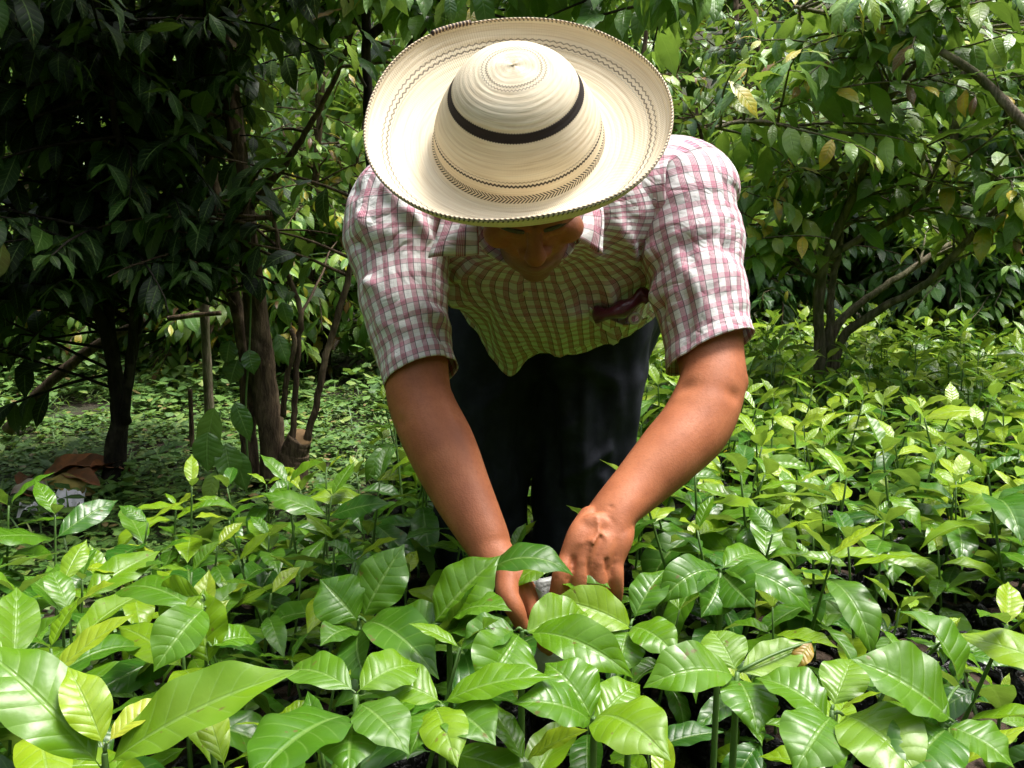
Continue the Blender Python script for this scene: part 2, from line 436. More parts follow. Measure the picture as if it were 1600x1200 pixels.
    # legs inside the trousers, feet
    for hx, kx, ax in ((-.055, -.055, -.055), (.150, .155, .135)):
        limb(mb, [(A(hx, 1.86, .80), .08, .08), (A(hx, 1.85, .70), .075, .075), (A(kx, 1.80, .45), .055, .055), (A(kx, 1.83, .30), .052, .055), (A(ax, 1.86, .10), .036, .038), (A(ax, 1.85, .045), .034, .036), (A(ax, 1.74, .035), .038, .026)], 40, 20)
    o = mb.build('body', SKIN, person)
    o = baked(o, [('REMESH', dict(mode='VOXEL', voxel_size=.0026, use_smooth_shade=True)), ('SMOOTH', dict(factor=.5, iterations=4))])
    me = o.data; me.name = 'body'
    for p in me.polygons: p.use_smooth = True
    # carve eye sockets and mouth line, add creases at wrist and knuckles by moving the skin inwards
    V = vcos(me); N = vnor(me)
    D = np.zeros(len(V))
    def crease(a, b, w, d):
        ab = b - a; tt = np.clip(((V - a) @ ab) / (ab @ ab), 0, 1)
        dist = np.linalg.norm(V - (a + tt[:, None] * ab), axis=1)
        np.subtract(D, d * np.exp(-(dist / w) ** 2), out=D)
    for s in (-1, 1):
        crease(hp(s * .018, -.0205, .086), hp(s * .045, -.0215, .073), .0026, .0030)    # lid line
        crease(hp(s * .016, -.040, .095), hp(s * .034, -.070, .078), .004, .0022)      # nose-to-mouth fold
        crease(hp(s * .016, -.006, .088), hp(s * .050, -.004, .068), .0045, .0045)       # under the brow
    crease(hp(-.026, -.0855, .078), hp(.026, -.0855, .078), .003, .003)
    for z in (.040, .052): crease(hp(-.04, z, .078), hp(.04, z, .078), .003, .0012)    # forehead lines
    crease(W(926, 790, 1.112), W(976, 832, 1.106), .0030, .0016)
    crease(W(934, 776, 1.12), W(984, 815, 1.118), .0026, .0014)
    for a, b in (((895, 872, 1.083), (892, 925, 1.080)), ((921, 874, 1.075), (920, 935, 1.075)), ((948, 876, 1.078), (946, 925, 1.080))):
        crease(W(*a), W(*b), .0032, .0042)
    crease(W(817, 925, 1.08), W(822, 975, 1.072), .004, .003)
    for q in (W(878, 890, 1.073), W(876, 904, 1.074), W(934, 902, 1.068), W(959, 892, 1.078)):
        crease(q + A(-.010, 0, .001), q + A(.010, 0, 0), .0017, .0013)
    crease(W(1045, 600, 1.250), W(1150, 618, 1.235), .012, .0042)                       # inside the elbow
    crease(W(612, 660, 1.235), W(712, 652, 1.235), .010, .0030)
    V += N * D[:, None]
    # soft muscle unevenness on the forearms
    rel = V - HC
    T = np.zeros(len(V))
    s_, a_, f_ = rel @ SD, rel @ AX, rel @ FC
    beard = .75 * np.clip((-.060 - a_) / .02, 0, 1) * (a_ > -.16) * np.clip((f_ - .015) / .02, 0, 1) * (np.abs(s_) < .08)
    T = beard
    vset(me, V)
    at = me.attributes.get('tint') or me.attributes.new('tint', 'FLOAT', 'POINT')
    if at.domain != 'POINT' or len(at.data) != len(V):
        me.attributes.remove(at); at = me.attributes.new('tint', 'FLOAT', 'POINT')
    at.data.foreach_set('value', T.astype(np.float32))
    if not me.materials: me.materials.append(SKIN)
    # hair at the back and sides, brows
    hm = mat_cloth('grey_hair', (.07, .058, .048), .75, 300)
    hb = MB(); th = np.linspace(.15, 1.75, 14); ph = np.linspace(math.radians(185), math.radians(355), 30)
    X = []
    for a in th:
        X.append([hp(.080 * math.sin(a) * math.cos(q), .020 + .098 * math.cos(a), -.014 + .099 * math.sin(a) * math.sin(q)) for q in ph])
    hb.add(np.array(X), grid_faces(14, 30))
    h = hb.build('hair', hm, o); baked(h, [('SOLIDIFY', dict(thickness=.006, offset=0))])
    for s in (-1, 1):
        eb = MB()
        eb.tube(catmull([hp(s * .013, .005, .0965), hp(s * .033, .0105, .0945), hp(s * .055, .0015, .0725)], 10), np.array([[.0016, .0026], [.002, .0034], [.0022, .0038], [.0022, .0038], [.002, .0036], [.002, .0033], [.0018, .003], [.0016, .0026], [.0012, .002], [.0008, .0012]]), 8, True, flat=AX)
        eb.build('eyebrow', hm, o)
    return o

# ---- shirt
def folds(V, N, lines):
    D = np.zeros(len(V))
    for a, b, w, d in lines:
        a = np.asarray(a); b = np.asarray(b); ab = b - a
        tt = ((V - a) @ ab) / (ab @ ab); tc = np.clip(tt, 0, 1)
        dist = np.linalg.norm(V - (a + tc[:, None] * ab), axis=1)
        D += 2.2 * d * np.exp(-(dist / w) ** 2) * (1 - .6 * np.abs(tc - .4))
    return V + N * D[:, None]

def grid_normals(G, wrap):
    du = np.roll(G, -1, 1) - np.roll(G, 1, 1) if wrap else np.gradient(G, axis=1)
    dv = np.gradient(G, axis=0)
    return unit(np.cross(du, dv))

def fold_noise(P_, N, amp, sc, seed, stretch=None):
    Q = P_.reshape(-1, 3)
    if stretch is not None: Q = Q @ stretch
    n = fbm(Q, sc, seed, 3).reshape(P_.shape[:2])
    return P_ + N * (n * amp)[..., None]

CHX = .045
def torso_rings():
    # (centre y, z, half width, half depth dorsal, half depth ventral, squareness)
    S = [(1.318, .912, .072, .060, .060, 2.0), (1.335, .915, .100, .068, .066, 2.0), (1.362, .918, .150, .085, .080, 2.1), (1.400, .920, .200, .100, .098, 2.2),
         (1.445, .915, .232, .115, .125, 2.3), (1.50, .900, .222, .130, .152, 2.4), (1.555, .875, .200, .145, .168, 2.4), (1.61, .845, .188, .155, .170, 2.4), (1.66, .820, .192, .158, .160, 2.3), (1.70, .800, .198, .160, .150, 2.3)]
    return np.array(S)

def build_shirt():
    global PLAID
    PLAID = mat_plaid()
    S = torso_rings(); nr, nc = 120, 200
    par = catmull([(a, b, c) for a, b, c, *_ in S], nr); par2 = catmull([(r[3], r[4], r[5]) for r in S], nr)
    an = np.linspace(0, 2 * math.pi, nc, endpoint=False)
    cen = np.stack([CHX + .048 * np.clip((par[:, 0] - 1.42) / .26, 0, 1), par[:, 0], par[:, 1]], 1)
    tan = unit(np.gradient(cen, axis=0)); up = np.stack([np.zeros(nr), -tan[:, 2], tan[:, 1]], 1)
    up *= np.sign(up[:, 2:3])
    co, si = np.cos(an), np.sin(an)
    e = 2 / par2[:, 2][:, None]
    cx = np.sign(co) * np.abs(co) ** e; cy = np.sign(si) * np.abs(si) ** e
    hd = np.where(si > 0, par2[:, :1], par2[:, 1:2])
    G = cen[:, None] + A(1, 0, 0) * (cx * par[:, 2:3])[..., None] + up[:, None] * (cy * hd)[..., None]
    # hem: the front tail hangs, its left corner swings forward and down
    s = np.linspace(0, 1, nr)[:, None]
    tail = np.clip((s - .60) / .4, 0, 1) ** 1.5
    xx = G[..., 0] - cen[:, :1]
    front = np.clip(-si, 0, 1)[None] ** .6
    flap = np.exp(-((xx + .104) / .042) ** 2) * front
    G[..., 2] -= tail * (flap * .060)
    G[..., 1] -= tail * flap * .035
    G[..., 2] += tail * front * np.clip((xx - .05) / .13, 0, 1) * .026
    # raised placket strip down the middle of the front
    pl = (np.abs(xx - (-.012 - .03 * s)) < .0145) * (si[None] < -.3)
    Nn = grid_normals(G, True)
    if (Nn[60, np.argmin(si)] @ A(0, 0, -1)) < 0: Nn = -Nn
    L = np.concatenate([[0], np.cumsum(np.linalg.norm(np.diff(cen, axis=0), axis=1))])
    Rm = .205
    # arc length round each ring measured from the front middle, blended with a fixed girth so the stripes stay straight
    k0 = int(np.argmin(si)); Gr = np.roll(G, -k0, 1)
    dl = np.linalg.norm(np.diff(np.concatenate([Gr, Gr[:, :1]], 1), axis=1), axis=2)
    arc = np.concatenate([np.zeros((nr, 1)), np.cumsum(dl, 1)], 1)
    Gc = np.concatenate([Gr, Gr[:, :1]], 1)
    Nc = np.roll(Nn, -k0, 1); Nc = np.concatenate([Nc, Nc[:, :1]], 1)
    tot = arc[:, -1:]; mean = arc[45:].mean(0, keepdims=True)
    uu = np.where(np.arange(nc + 1)[None] <= nc // 2, mean, mean) * np.ones((nr, 1))
    mer = np.concatenate([np.zeros((1, nc + 1)), np.cumsum(np.linalg.norm(np.diff(Gc, axis=0), axis=2), 0)])
    uv = np.stack([uu, mer * .35 + L[:, None] * .65], -1)
    Gc = Gc + Nc * (np.roll(pl, -k0, 1)[:, list(range(nc)) + [0]] * .0016)[..., None]
    # folds
    def T_(x, y, up_): return W(x, y, up_)
    FL = []
    arm_l, arm_r = W(690, 455, 1.44), W(1022, 475, 1.44)
    for (tx, ty, Yt, w, d) in ((760, 470, 1.50, .010, .006), (770, 520, 1.56, .012, .007), (735, 420, 1.40, .009, .006), (745, 390, 1.36, .009, -.004), (790, 430, 1.45, .012, -.004)):
        FL.append((arm_l, W(tx, ty, Yt), w, d))
    for (tx, ty, Yt, w, d) in ((935, 400, 1.36, .010, .007), (960, 350, 1.35, .011, .008), (940, 470, 1.48, .011, .006), (930, 520, 1.54, .012, .006), (975, 330, 1.36, .009, -.006), (985, 400, 1.40, .008, -.006)):
        FL.append((arm_r, W(tx, ty, Yt), w, d))
    FL += [(W(926, 296, 1.33), W(985, 400, 1.385), .008, -.010), (W(948, 300, 1.34), W(1005, 430, 1.41), .009, .007), (W(700, 400, 1.36), W(790, 520, 1.53), .009, -.005), (W(1015, 490, 1.47), W(880, 545, 1.57), .010, .005)]
    # long drapes running down the chest
    for x, a in ((722, .006), (760, -.005), (800, .005), (868, .005), (905, -.006), (948, .008), (985, -.006), (1000, .006)):
        FL.append((W(x + 8, 415, 1.36), W(x, 545, 1.58), .011, a))
    V = Gc.reshape(-1, 3); V = folds(V, Nc.reshape(-1, 3), FL)
    Gc = V.reshape(Gc.shape)
    Gc = fold_noise(Gc, Nc, .010, 10, 3.1, np.diag([1.6, .7, 1.0]))
    mb = MB(); mb.add(Gc, grid_faces(nr, nc + 1), uv)
    sh = mb.build('shirt', PLAID, person)
    baked(sh, [('WELD', dict(merge_threshold=1e-5)), ('SOLIDIFY', dict(thickness=.0016, offset=-1))])
    # ---- sleeves
    def sleeve(pts, wob, seed, lines, cuff_tilt):
        n, sg = 90, 96
        C = catmull([p[0] for p in pts], n); rr = catmull([(p[1], p[2], 0) for p in pts], n)
        tan = unit(np.gradient(C, axis=0)); N_ = []; cur = A(0, -1, .2)
        for i in range(n):
            cur = unit(cur - tan[i] * cur.dot(tan[i])); N_.append(cur)
        N_ = np.array(N_); B_ = np.cross(tan, N_)
        an = np.linspace(0, 2 * math.pi, sg + 1)
        G = C[:, None] + B_[:, None] * (np.cos(an)[None] * rr[:, :1])[..., None] + N_[:, None] * (np.sin(an)[None] * rr[:, 1:2])[..., None]
        s = np.linspace(0, 1, n)[:, None, None]
        G = G + s ** 2 * np.asarray(cuff_tilt)[None, None] * ((G - C[:, None]) @ A(1, 0, 0))[..., None]
        Nn = grid_normals(G, False)
        if ((G - C[:, None]) * Nn).sum() < 0: Nn = -Nn
        V = folds(G.reshape(-1, 3), Nn.reshape(-1, 3), lines); G = V.reshape(G.shape)
        end = np.minimum(1, np.arange(sg + 1) / 3) * 1.0
        nz = fbm(np.stack([C[:, None, 0] + .05 * np.cos(an)[None], C[:, None, 1] + .05 * np.sin(an)[None], C[:, None, 2] * 1.6 + 0 * an[None]], -1).reshape(-1, 3), 11, seed, 3).reshape(n, sg + 1)
        G = G + Nn * (nz * wob * np.clip(1.1 - .5 * s[..., 0], 0, 1))[..., None]
        L = np.concatenate([[0], np.cumsum(np.linalg.norm(np.diff(C, axis=0), axis=1))])
        # stitched hem: a slightly thicker band just above the opening
        G = G + Nn * (.0012 * (L[-1] - L < .022))[:, None, None]
        uv = np.stack(np.broadcast_arrays(an[None] * float(rr[:, 0].mean()) + .011, L[:, None] + .006), -1)
        m = MB(); m.add(G, grid_faces(n, sg + 1), uv)
        o = m.build('sleeve', PLAID, sh)
        baked(o, [('WELD', dict(merge_threshold=1e-5)), ('SOLIDIFY', dict(thickness=.0016, offset=-1))])
        return o
    ll = [(W(556, 330, 1.36), W(690, 455, 1.36), .010, .007), (W(560, 380, 1.36), W(686, 480, 1.33), .010, -.006), (W(575, 440, 1.33), W(694, 500, 1.30), .009, .006),
          (W(560, 300, 1.40), W(655, 420, 1.36), .010, -.006), (W(590, 500, 1.30), W(690, 540, 1.28), .010, .003), (W(680, 470, 1.3), W(700, 560, 1.28), .010, -.004), (W(600, 290, 1.36), W(700, 400, 1.34), .010, .006)]
    sleeve([(A(-.085, 1.475, .925), .092, .110), (W(655, 322, 1.455), .092, .100), (W(628, 352, 1.43), .084, .090), (W(627, 410, 1.40), .0735, .078), (W(634, 480, 1.36), .0640, .066), (W(648, 545, 1.325), .0575, .060), (W(659, 588, 1.30), .0560, .057)],
           .009, 4.2, ll, (0, 0, .10))
    lr = [(W(1100, 330, 1.36), W(1020, 470, 1.36), .010, .007), (W(1130, 390, 1.34), W(1028, 490, 1.34), .010, -.007), (W(1090, 300, 1.38), W(1000, 420, 1.37), .010, .007),
          (W(1060, 400, 1.33), W(1130, 540, 1.28), .010, .004), (W(1075, 380, 1.34), W(1080, 560, 1.28), .010, -.005), (W(1030, 300, 1.38), W(980, 380, 1.36), .011, -.006), (W(1140, 420, 1.33), W(1155, 520, 1.3), .010, .003)]
    sleeve([(A(.175, 1.475, .930), .092, .110), (W(1050, 305, 1.465), .094, .104), (W(1070, 335, 1.44), .086, .094), (W(1082, 395, 1.41), .0770, .082), (W(1093, 460, 1.37), .0680, .070), (W(1103, 515, 1.34), .0645, .064), (W(1109, 552, 1.32), .0640, .061)],
           .009, 8.7, lr, (0, 0, .34))
    # ---- collar leaves and neck band
    def patch(c00, c01, c11, c10, bulge, n=14, rot=0.0, name='collar', uv0=(0, 0)):
        s = np.linspace(0, 1, n)[:, None, None]; t_ = np.linspace(0, 1, n)[None, :, None]
        G = (1 - s) * ((1 - t_) * c00 + t_ * c01) + s * ((1 - t_) * c10 + t_ * c11)
        nn = unit(np.cross(c01 - c00, c10 - c00)); nn = nn * (1 if nn[1] < 0 else -1)
        G = G + nn * (bulge * 4 * (s * (1 - s)) + .003 * np.sin(7 * s + 5 * t_))
        w, h = np.linalg.norm(c01 - c00), np.linalg.norm(c10 - c00)
        uv = np.concatenate(np.broadcast_arrays(t_ * w + uv0[0], s * h + uv0[1]), -1)
        m = MB(); m.add(G, grid_faces(n, n), uv); o = m.build(name, PLAID, sh)
        baked(o, [('SOLIDIFY', dict(thickness=.0024, offset=0))]); return o
    patch(W(704, 322, 1.335), W(752, 322, 1.32), W(748, 396, 1.268), W(670, 404, 1.275), .008, uv0=(.013, .02))
    patch(W(912, 300, 1.315), W(930, 290, 1.335), W(943, 396, 1.280), W(893, 372, 1.268), .007, uv0=(.002, .02))
    def strip(pts_a, pts_b, n, name, uv0):
        a = catmull(pts_a, n); b = catmull(pts_b, n)
        s = np.linspace(0, 1, 8)[:, None, None]
        G = (1 - s) * a[None] + s * b[None]
        L = np.concatenate([[0], np.cumsum(np.linalg.norm(np.diff(a, axis=0), axis=1))])
        uv = np.stack(np.broadcast_arrays(L[None] + uv0[0], s[..., 0] * .03 + uv0[1]), -1)
        m = MB(); m.add(G, grid_faces(8, n), uv); o = m.build(name, PLAID, sh)
        baked(o, [('SOLIDIFY', dict(thickness=.002, offset=0))]); return o
    # standing neck band, open at the throat
    strip([W(745, 350, 1.285), W(752, 385, 1.275), W(780, 408, 1.278), W(832, 426, 1.285)], [W(745, 330, 1.30), W(768, 372, 1.305), W(800, 392, 1.31), W(836, 404, 1.315)], 24, 'collar_band', (0, .004))
    strip([W(834, 430, 1.283), W(862, 414, 1.275), W(893, 394, 1.268), W(905, 352, 1.285)], [W(836, 406, 1.315), W(858, 395, 1.31), W(878, 375, 1.305), W(900, 330, 1.30)], 24, 'collar_band', (.01, .004))
    # buttons on the placket
    bm_ = mat_cloth('button_shell', (.60, .57, .50), .35, 200)
    for px, py in ((822, 458), (818, 498), (815, 536)):
        # drop the button onto the cloth
        me = sh.data; V = vcos(me)
        d0 = unit(W(px, py, 1.5) - A(0, 0, CAM_Z)); rel = V - A(0, 0, CAM_Z)
        tt = rel @ d0; dist = np.linalg.norm(rel - tt[:, None] * d0, axis=1); k = np.argmin(dist + .05 * tt)
        q = V[k]; nn = vnor(me)[k]
        if nn @ d0 > 0: nn = -nn
        fr = unit(np.cross(nn, A(1, 0, 0))); b_ = MB(); b_.tube([q + nn * .0002, q + nn * .0022], [.0052, .0050], 16)
        b_.build('button', bm_, sh)
    return sh

def surf_at(o, px, py):
    """point and normal of o's surface nearest the camera on the ray through a photograph position"""
    dg = bpy.context.evaluated_depsgraph_get()
    from mathutils.bvhtree import BVHTree
    b = BVHTree.FromObject(o, dg)
    d0 = Vector(unit(W(px, py, 1.5) - A(0, 0, CAM_Z)))
    r = b.ray_cast(Vector((0, 0, CAM_Z)) - o.matrix_basis.translation * 0, d0)
    return (np.array(r[0]), np.array(r[1])) if r[0] is not None else (W(px, py, 1.5), A(0, -1, 0))

def build_trousers():
    mb = MB()
    cx = .100
    limb(mb, [(A(cx, 1.70, .83), .160, .130), (A(cx, 1.78, .815), .190, .145), (A(cx+.004, 1.86, .77), .225, .150), (A(cx-.005, 1.85, .68), .212, .140), (A(cx-.03, 1.84, .58), .170, .120)], 24, 32)
    limb(mb, [(A(-.050, 1.845, .80), .105, .120), (A(-.052, 1.83, .68), .108, .112), (A(-.052, 1.80, .52), .104, .104), (A(-.058, 1.79, .42), .099, .098), (A(-.066, 1.80, .35), .091, .095), (A(-.070, 1.81, .26), .088, .094), (A(-.058, 1.83, .07), .094, .098)], 36, 30)
    limb(mb, [(A(.196, 1.845, .80), .128, .130), (A(.186, 1.83, .68), .122, .118), (A(.148, 1.80, .52), .108, .106), (A(.149, 1.79, .42), .102, .098), (A(.152, 1.80, .35), .095, .096), (A(.152, 1.81, .26), .094, .096), (A(.142, 1.83, .07), .100, .098)], 36, 30)
    o = mb.build('trousers', mat_cloth('navy_twill', (.011, .0122, .019), .8, 40), person)
    baked(o, [('REMESH', dict(mode='VOXEL', voxel_size=.008, use_smooth_shade=True)), ('SMOOTH', dict(factor=.6, iterations=6))])
    me = o.data; V = vcos(me); N = vnor(me)
    n = fbm(V @ np.diag([1.5, 1.2, .55]), 8, 1.7, 3)
    lines = [(A(.02, 1.70, .70), A(.20, 1.70, .60), .018, .010), (A(.23, 1.78, .78), A(.06, 1.70, .62), .018, .011), (A(.24, 1.75, .70), A(.14, 1.70, .48), .018, -.010),
             (A(.14, 1.69, .66), A(.15, 1.69, .15), .014, .007), (A(-.06, 1.69, .62), A(-.05, 1.69, .15), .014, .006), (A(.05, 1.72, .66), A(.09, 1.71, .30), .016, -.008)]
    lines += [(A(.047, 1.70, .66), A(.047, 1.70, .30), .014, -.020), (A(.0, 1.7, .60), A(-.10, 1.72, .50), .014, .007), (A(.24, 1.75, .60), A(.10, 1.70, .50), .014, .009), (A(.20, 1.70, .46), A(.10, 1.70, .40), .012, .007), (A(.19, 1.7, .40), A(.21, 1.72, .15), .014, .008)]
    V = folds(V, N, lines) + N * (n * .022)[:, None]
    vset(me, V)
    if not me.materials: me.materials.append(bpy.data.materials['navy_twill'])
    for p in me.polygons: p.use_smooth = True
    bt = mat_cloth('boot_leather', (.03, .02, .014), .5, 80)
    for ax in (-.057, .140):
        b = MB(); limb(b, [(A(ax, 1.90, .05), .045, .045), (A(ax, 1.84, .06), .05, .055), (A(ax, 1.76, .042), .05, .04), (A(ax, 1.68, .03), .042, .028)], 20, 16)
        b.build('boot', bt, person)
    return o

hat = build_hat()
body = build_body()
shirt = build_shirt()
trousers = build_trousers()

# ---- what sticks out of the shirt pocket
def build_pouch():
    loc = W(965, 486, 1.46)
    p0, n0 = surf_at(shirt, 962, 484)
    Yp = float(p0[1]) - .004
    root = empty('pocket_pouch', W(965, 486, Yp), 'dark red pouch with a pale metal ring tucked in the shirt pocket', 'pouch')
    t = NT('maroon_vinyl'); n = t.noise(t.obj(), 60, 3)
    vm = t.pbr(t.mix(n, (.060, .006, .018), (.13, .012, .035)), .28, t.bump(n, .5, .01), Specular_IOR_Level=.6)
    m = MB()
    path = catmull([W(926, 492, Yp), W(952, 490, Yp - .010), W(982, 478, Yp - .016), W(1004, 462, Yp - .014), W(1014, 466, Yp - .004)], 22)
    r = np.array([[.004, .006]] + [[.011 + .006 * math.sin(i * .35), .012 + .003 * math.cos(i * .8)] for i in range(20)] + [[.003, .004]])
    m.tube(path, r, 18, True); m.build('case', vm, root)
    c = W(992, 498, Yp - .012); fr = unit(A(0, -1, -.2)); e1 = A(1, 0, 0); e2 = unit(np.cross(fr, e1)); an = np.linspace(0, 2 * math.pi, 25)
    g = MB(); g.tube([c + e1 * .0085 * math.cos(a) + e2 * .0085 * math.sin(a) for a in an], .0026, 8, False)
    tm = NT('pale_metal'); tm.pbr((.55, .53, .48), .3, Metallic=.7)
    g.build('ring', tm.m, root)
    # the open pocket's lower edge: a flap of the shirt's cloth under the pouch
    def on(px, py, out):
        q0, n0 = surf_at(shirt, px, py); q0 = q0.copy()
        if q0[1] > 1.75: q0 = W(px, py, Yp + .02)
        return q0 + A(0, -out, 0)
    q = MB(); top = catmull([on(921, 480, .002), on(950, 496, .012), on(975, 505, .020), W(1012, 496, Yp - .012)], 16)
    bot = catmull([on(921, 500, .002), on(950, 518, .003), on(975, 522, .004), on(1006, 508, .004)], 16)
    s = np.linspace(0, 1, 8)[:, None, None]; G = (1 - s) * top[None] + s * bot[None]
    uv = np.stack(np.broadcast_arrays(np.linspace(0, .08, 16)[None] + .01, s[..., 0] * .03 + .004), -1)
    q.add(G, grid_faces(8, 16), uv); o = q.build('pocket', PLAID, shirt); baked(o, [('SOLIDIFY', dict(thickness=.0016, offset=0))])
build_pouch()
# ================================================================== LEAVES
def mat_leaf(name, stops, rough=(.26, .42), trans=.22, under=1.25, veins=9.0, bump=.35, spec=.62):
    t = NT(name); u, v = t.uv()
    s = t.math('ABSOLUTE', t.math('SUBTRACT', t.math('MULTIPLY', u, 2), 1))
    mid = t.math('SUBTRACT', 1.0, t.step(s, .025, .085))
    ph = t.math('FRACT', t.math('SUBTRACT', t.math('MULTIPLY', v, veins), t.math('MULTIPLY', s, 1.25)))
    d = t.math('ABSOLUTE', t.math('SUBTRACT', ph, .5))
    lat = t.math('MULTIPLY', t.step(d, .41, .5), t.math('SUBTRACT', 1.0, t.step(s, .75, .97)))
    tint = t.attr('tint')
    p = t.n('NewGeometry').outputs['Position']; n = t.noise(p, 22, 3); n2 = t.noise(p, 140, 2)
    x = t.math('ADD', tint, t.math('MULTIPLY', t.math('SUBTRACT', n, .5), .16))
    c = t.ramp(x, stops)
    c = t.mix(t.math('MULTIPLY', lat, .28), c, (.20, .34, .075))
    c = t.mix(t.math('MULTIPLY', mid, .42), c, (.24, .38, .10))
    sp = t.noise(p, 75, 2, .6); c = t.mix(t.math('MULTIPLY', t.step(sp, .69, .735), .75), c, (.13, .085, .025))
    du = t.noise(p, 9, 4, .6); c = t.mix(t.math('MULTIPLY', t.step(du, .50, .75), .10), c, (.20, .24, .10))
    g = t.n('NewGeometry').outputs['Backfacing']
    back = t.mix(.5, c, (.16, .26, .09))
    c2 = t.mix(g, c, back)
    h = t.math('SUBTRACT', t.math('ADD', t.math('MULTIPLY', n2, .10), t.math('MULTIPLY', t.math('SUBTRACT', 1.0, t.math('MULTIPLY', d, d)), .9)), t.math('MULTIPLY', mid, .5))
    h = t.math('MULTIPLY', h, t.math('SUBTRACT', 1.0, t.math('MULTIPLY', s, .5)))
    r = t.math('ADD', t.math('MULTIPLY', n, rough[1] - rough[0]), rough[0])
    r = t.math('ADD', r, t.math('MULTIPLY', g, .22)); r = t.math('ADD', r, t.math('MULTIPLY', t.step(du, .42, .7), .16))
    t.pbr(c2, r, t.bump(h, bump, .012), Specular_IOR_Level=spec)
    return t.sheen_trans(t.mix(.55, c2, (.30, .46, .03)), trans)

LEAF = mat_leaf('coffee_leaf', [(0, (.012, .050, .007)), (.3, (.030, .115, .009)), (.55, (.092, .212, .007)), (.75, (.205, .330, .009)), (.88, (.320, .400, .028)), (.95, (.50, .36, .02)), (1, (.16, .07, .02))], rough=(.20, .36), trans=.28, bump=.28, spec=.42)
LEAF_T = mat_leaf('tree_leaf', [(0, (.014, .046, .009)), (.3, (.038, .120, .016)), (.55, (.100, .225, .034)), (.75, (.20, .335, .050)), (.88, (.26, .33, .025)), (.95, (.50, .36, .02)), (1, (.15, .06, .02))], rough=(.24, .42), trans=.28, bump=.34, spec=.6)
LEAF_D = mat_leaf('shade_darkened_leaf', [(0, (.004, .010, .004)), (.3, (.008, .022, .006)), (.6, (.018, .050, .008)), (.8, (.05, .12, .015)), (.95, (.14, .16, .02)), (1, (.10, .05, .02))], rough=(.36, .55), trans=.09, bump=.3, spec=.2)  # darkened copy of the tree leaf: deep shade is put into its colour
WEED = mat_leaf('weed_leaf', [(0, (.018, .055, .012)), (.4, (.05, .13, .02)), (.7, (.10, .20, .03)), (.9, (.20, .26, .05)), (1, (.20, .13, .05))], rough=(.4, .6), trans=.2, bump=.15, veins=5.0)
def mat_bark(name, a, b, sc=30, moss=.0):
    t = NT(name); u, v = t.uv(); p = t.obj()
    mp = t.n('Mapping'); t.set(mp.inputs[0], p); mp.inputs[3].default_value = (1, 1, .22)
    n = t.noise(mp.outputs[0], sc * 2.2, 5, .65, .5); n2 = t.noise(p, sc * .35, 3)
    c = t.mix(t.step(n, .35, .7), a, b)
    c = t.mix(t.math('MULTIPLY', t.step(n2, .55, .7), .6), c, tuple(min(1, x * 1.9 + .02) for x in b))
    if moss: c = t.mix(t.math('MULTIPLY', t.step(n2, .35, .52), moss), c, (.05, .075, .018))
    return t.pbr(c, .9, t.bump(n, .8, .012), Specular_IOR_Level=.2)
BARK = mat_bark('brown_bark', (.045, .030, .018), (.135, .095, .058), 30)
BARK_D = mat_bark('dark_bark', (.012, .010, .008), (.035, .028, .020), 30)
BARK_P = mat_bark('pale_bark', (.08, .062, .042), (.25, .20, .15), 26, .45)
t = NT('green_stem'); GSTEM = t.pbr(t.mix(t.noise(t.obj(), 40, 2), (.05, .13, .02), (.10, .17, .04)), .5)
t = NT('black_polythene'); n = t.noise(t.obj(), 55, 4, .6, 1.2)
POLY = t.pbr((.006, .006, .0065), .32, t.bump(n, .9, .02), Specular_IOR_Level=.5)
t = NT('potting_soil'); n = t.noise(t.obj(), 120, 4)
SOIL = t.pbr(t.mix(n, (.018, .011, .007), (.07, .042, .025)), .95, t.bump(n, .8, .01))

